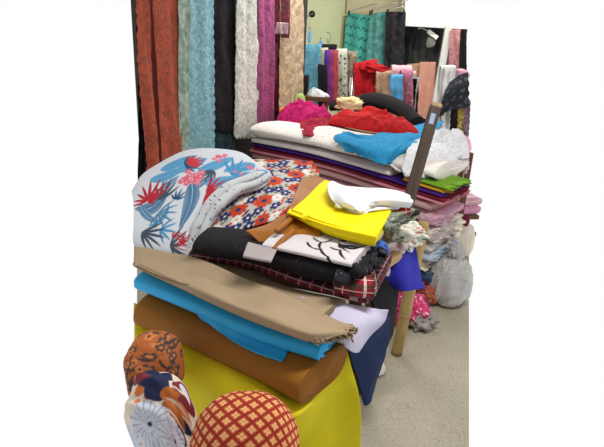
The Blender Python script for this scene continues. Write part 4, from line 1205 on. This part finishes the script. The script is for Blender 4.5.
# ================================================================== BUNDLES AT THE FRONT
bx = W(215, 452, .44)
t = empty('low_stool', np.array([bx[0], bx[1], 0])); tag(t, 'low stool under the printed bundles at the front', 'stool')
box('seat', (bx[0] - .16, bx[1] - .08, .36), (bx[0] + .14, bx[1] + .06, .40), m_tw, t)
for sx in (-.13, .11):
    for sy in (-.06, .04): bar('leg', np.array([bx[0] + sx, bx[1] + sy, 0]), np.array([bx[0] + sx, bx[1] + sy, .36]), .035, .035, m_tw, t)


def lattice(UV, V):
    base, dk, cr_, md = np.array(lin((168, 62, 40))), np.array(lin((136, 32, 28))), np.array(lin((230, 178, 116))), np.array(lin((190, 94, 62)))
    p = .026
    a = (UV[:, 0] + UV[:, 1]) / 1.414 / p; b = (UV[:, 0] - UV[:, 1]) / 1.414 / p
    fa, fb = a - np.floor(a) - .5, b - np.floor(b) - .5
    col = np.tile(base, (len(UV), 1))
    ed = np.maximum(np.abs(fa), np.abs(fb))
    lay(col, soft((ed - .34) * p, .002) * (ed < .40), md)
    lay(col, soft((ed - .40) * p, .002), dk)
    x, y = (fa + fb) / 1.414, (fa - fb) / 1.414
    r = np.hypot(x, y); th = np.arctan2(y, x)
    lay(col, soft(((.12 + .24 * np.abs(np.cos(2 * th)) ** .8) - r) * p, .003), cr_)
    lay(col, soft((.07 - r) * p, .002), base)
    return col


tag(bundle('cloth_bundle', W(245.5, 448, .60), (.137, .12, .145), painted('print_lattice'), seed=191, n=(320, 200), amp=.02, freq=1.2, paint=lattice, sq=2.15), 'brick red bundle with cream lattice flowers at the bottom', 'bundle')


def night_garden(UV, V):
    col = np.tile(np.array(lin((226, 212, 196))), (len(UV), 1))
    f = finder(V, UV, False); r = random.Random(9)
    nv, ru, mr, lv, og = [np.array(lin(c)) for c in ((38, 44, 76), (176, 100, 50), (122, 44, 52), (206, 210, 224), (214, 120, 70))]
    dk = np.array(lin((120, 124, 146)))

    def lf(p, q, wd, c1, c2=None, cv=0.0):
        a, b = f(*p), f(*q)
        leaf(col, UV, a, math.atan2(b[1] - a[1], b[0] - a[0]), np.linalg.norm(b - a) * 1.05, wd, c1, c2, cv, .02)
    for _ in range(26):
        c = f(142 + r.uniform(-8, 20), 398 + r.uniform(-14, 16)); bloom(col, UV, c, .011, 5, r.uniform(0, 6), og, None)
    for P in (((136, 372), (168, 388), .034, nv), ((146, 384), (164, 398), .034, nv), ((150, 366), (172, 380), .024, nv), ((168, 420), (192, 436), .022, nv), ((176, 428), (186, 446), .022, nv), ((160, 394), (186, 412), .024, ru), ((162, 404), (184, 430), .024, ru), ((158, 414), (178, 436), .018, ru), ((172, 382), (192, 400), .022, mr), ((178, 398), (194, 416), .022, mr), ((170, 402), (192, 424), .012, og), ((180, 384), (190, 404), .010, lv), ((134, 384), (150, 376), .014, mr)):
        lf(P[0], P[1], P[2], P[3], None, .08)
    for P in (((166, 398), (188, 418)), ((164, 408), (184, 432)), ((172, 386), (190, 402))):
        lf(P[0], P[1], .0035, np.array(lin((226, 212, 196))), None, .08)
    bloom(col, UV, f(150, 424), .066, 5, .5, lv, nv, .08, .28, dk)
    bloom(col, UV, f(176, 442), .050, 5, 1.5, lv, nv, .08, .3, dk)
    bloom(col, UV, f(138, 447), .05, 5, .2, lv, None, .08, .3, dk)
    return col


def rust_garden(UV, V):
    col = np.tile(np.array(lin((176, 100, 56))), (len(UV), 1))
    r = random.Random(12); lo, hi = UV.min(0), UV.max(0)
    for i in range(150):
        c = (r.uniform(-.22, .22), r.uniform(-.22, .22)); ph = r.uniform(0, 6)
        k = r.random()
        if k < .4: bloom(col, UV, c, .017, 6, ph, lin((84, 66, 62)), lin((190, 120, 70)), .35, .5)
        elif k < .75: leaf(col, UV, c, ph, .045, .006, lin((70, 58, 60)), None, .2)
        else: bloom(col, UV, c, .012, 5, ph, lin((206, 128, 76)), lin((60, 44, 50)), .3, .4)
    return col


tag(bundle('cloth_bundle', W(156, 367, .58), (.084, .085, .108), m_pr, seed=193, n=(220, 150), amp=.03, freq=1.4, paint=rust_garden, sq=3), 'rust brown bundle with dark small flowers at the left edge', 'bundle')
tag(bundle('cloth_bundle', W(163, 423, .56), (.090, .08, .15), m_pr, seed=194, n=(260, 190), amp=.05, freq=1.6, paint=night_garden, sq=2.4, tilt=.22), 'cream bundle with navy leaves and large white flowers at the bottom left', 'bundle')

# ================================================================== LIGHT
wd = bpy.data.worlds.new('World'); SC.world = wd; wd.use_nodes = True
nt = wd.node_tree; nt.nodes.clear()
bgn = nt.nodes.new('ShaderNodeBackground'); outn = nt.nodes.new('ShaderNodeOutputWorld')
bgn.inputs[0].default_value = (1, 1, 1, 1); bgn.inputs[1].default_value = 1.0
nt.links.new(bgn.outputs[0], outn.inputs[0])


def lamp(name, loc, sx, sy, power, rot=0, color=(1, .98, .94)):
    l = bpy.data.lights.new(name, 'AREA'); l.shape = 'RECTANGLE'; l.size = sx; l.size_y = sy; l.energy = power; l.color = color
    o = bpy.data.objects.new(name, l); o.location = loc; o.rotation_euler = (0, 0, rot); COL.objects.link(o)


lamp('fluorescent_lamp', (.7, 1.5, 2.75), 1.2, .12, 48, .3)
lamp('fluorescent_lamp', (-.2, 4.6, 2.75), 1.2, .12, 55, .3)
lamp('fluorescent_lamp', (1.6, 5.9, 2.75), 1.2, .12, 34)

# ceiling and the wall behind the viewer close the room
m_cl = plain('ceiling_paint', (150, 148, 142), .8)
tag(box('ceiling', (-2.6, -1.6, 2.9), (3.2, 8.6, 3.0), m_cl), kind='structure')
tag(box('wall_front', (-2.6, -1.7, 0), (3.2, -1.6, 2.9), m_cl), kind='structure')

cam = bpy.data.cameras.new('camera'); cam.sensor_fit = 'HORIZONTAL'; cam.sensor_width = 36; cam.lens = FPX / 604 * 36
co = bpy.data.objects.new('camera', cam); COL.objects.link(co)
from mathutils import Matrix
mw = Matrix(((_R[0], _U[0], -_F[0], 0), (_R[1], _U[1], -_F[1], 0), (_R[2], _U[2], -_F[2], CAM_H), (0, 0, 0, 1)))
co.matrix_world = mw
SC.camera = co
vs = SC.view_settings
vs.view_transform = 'Standard'; vs.look = 'None'; vs.gamma = 1; vs.use_curve_mapping = False
vs.exposure = 0.0
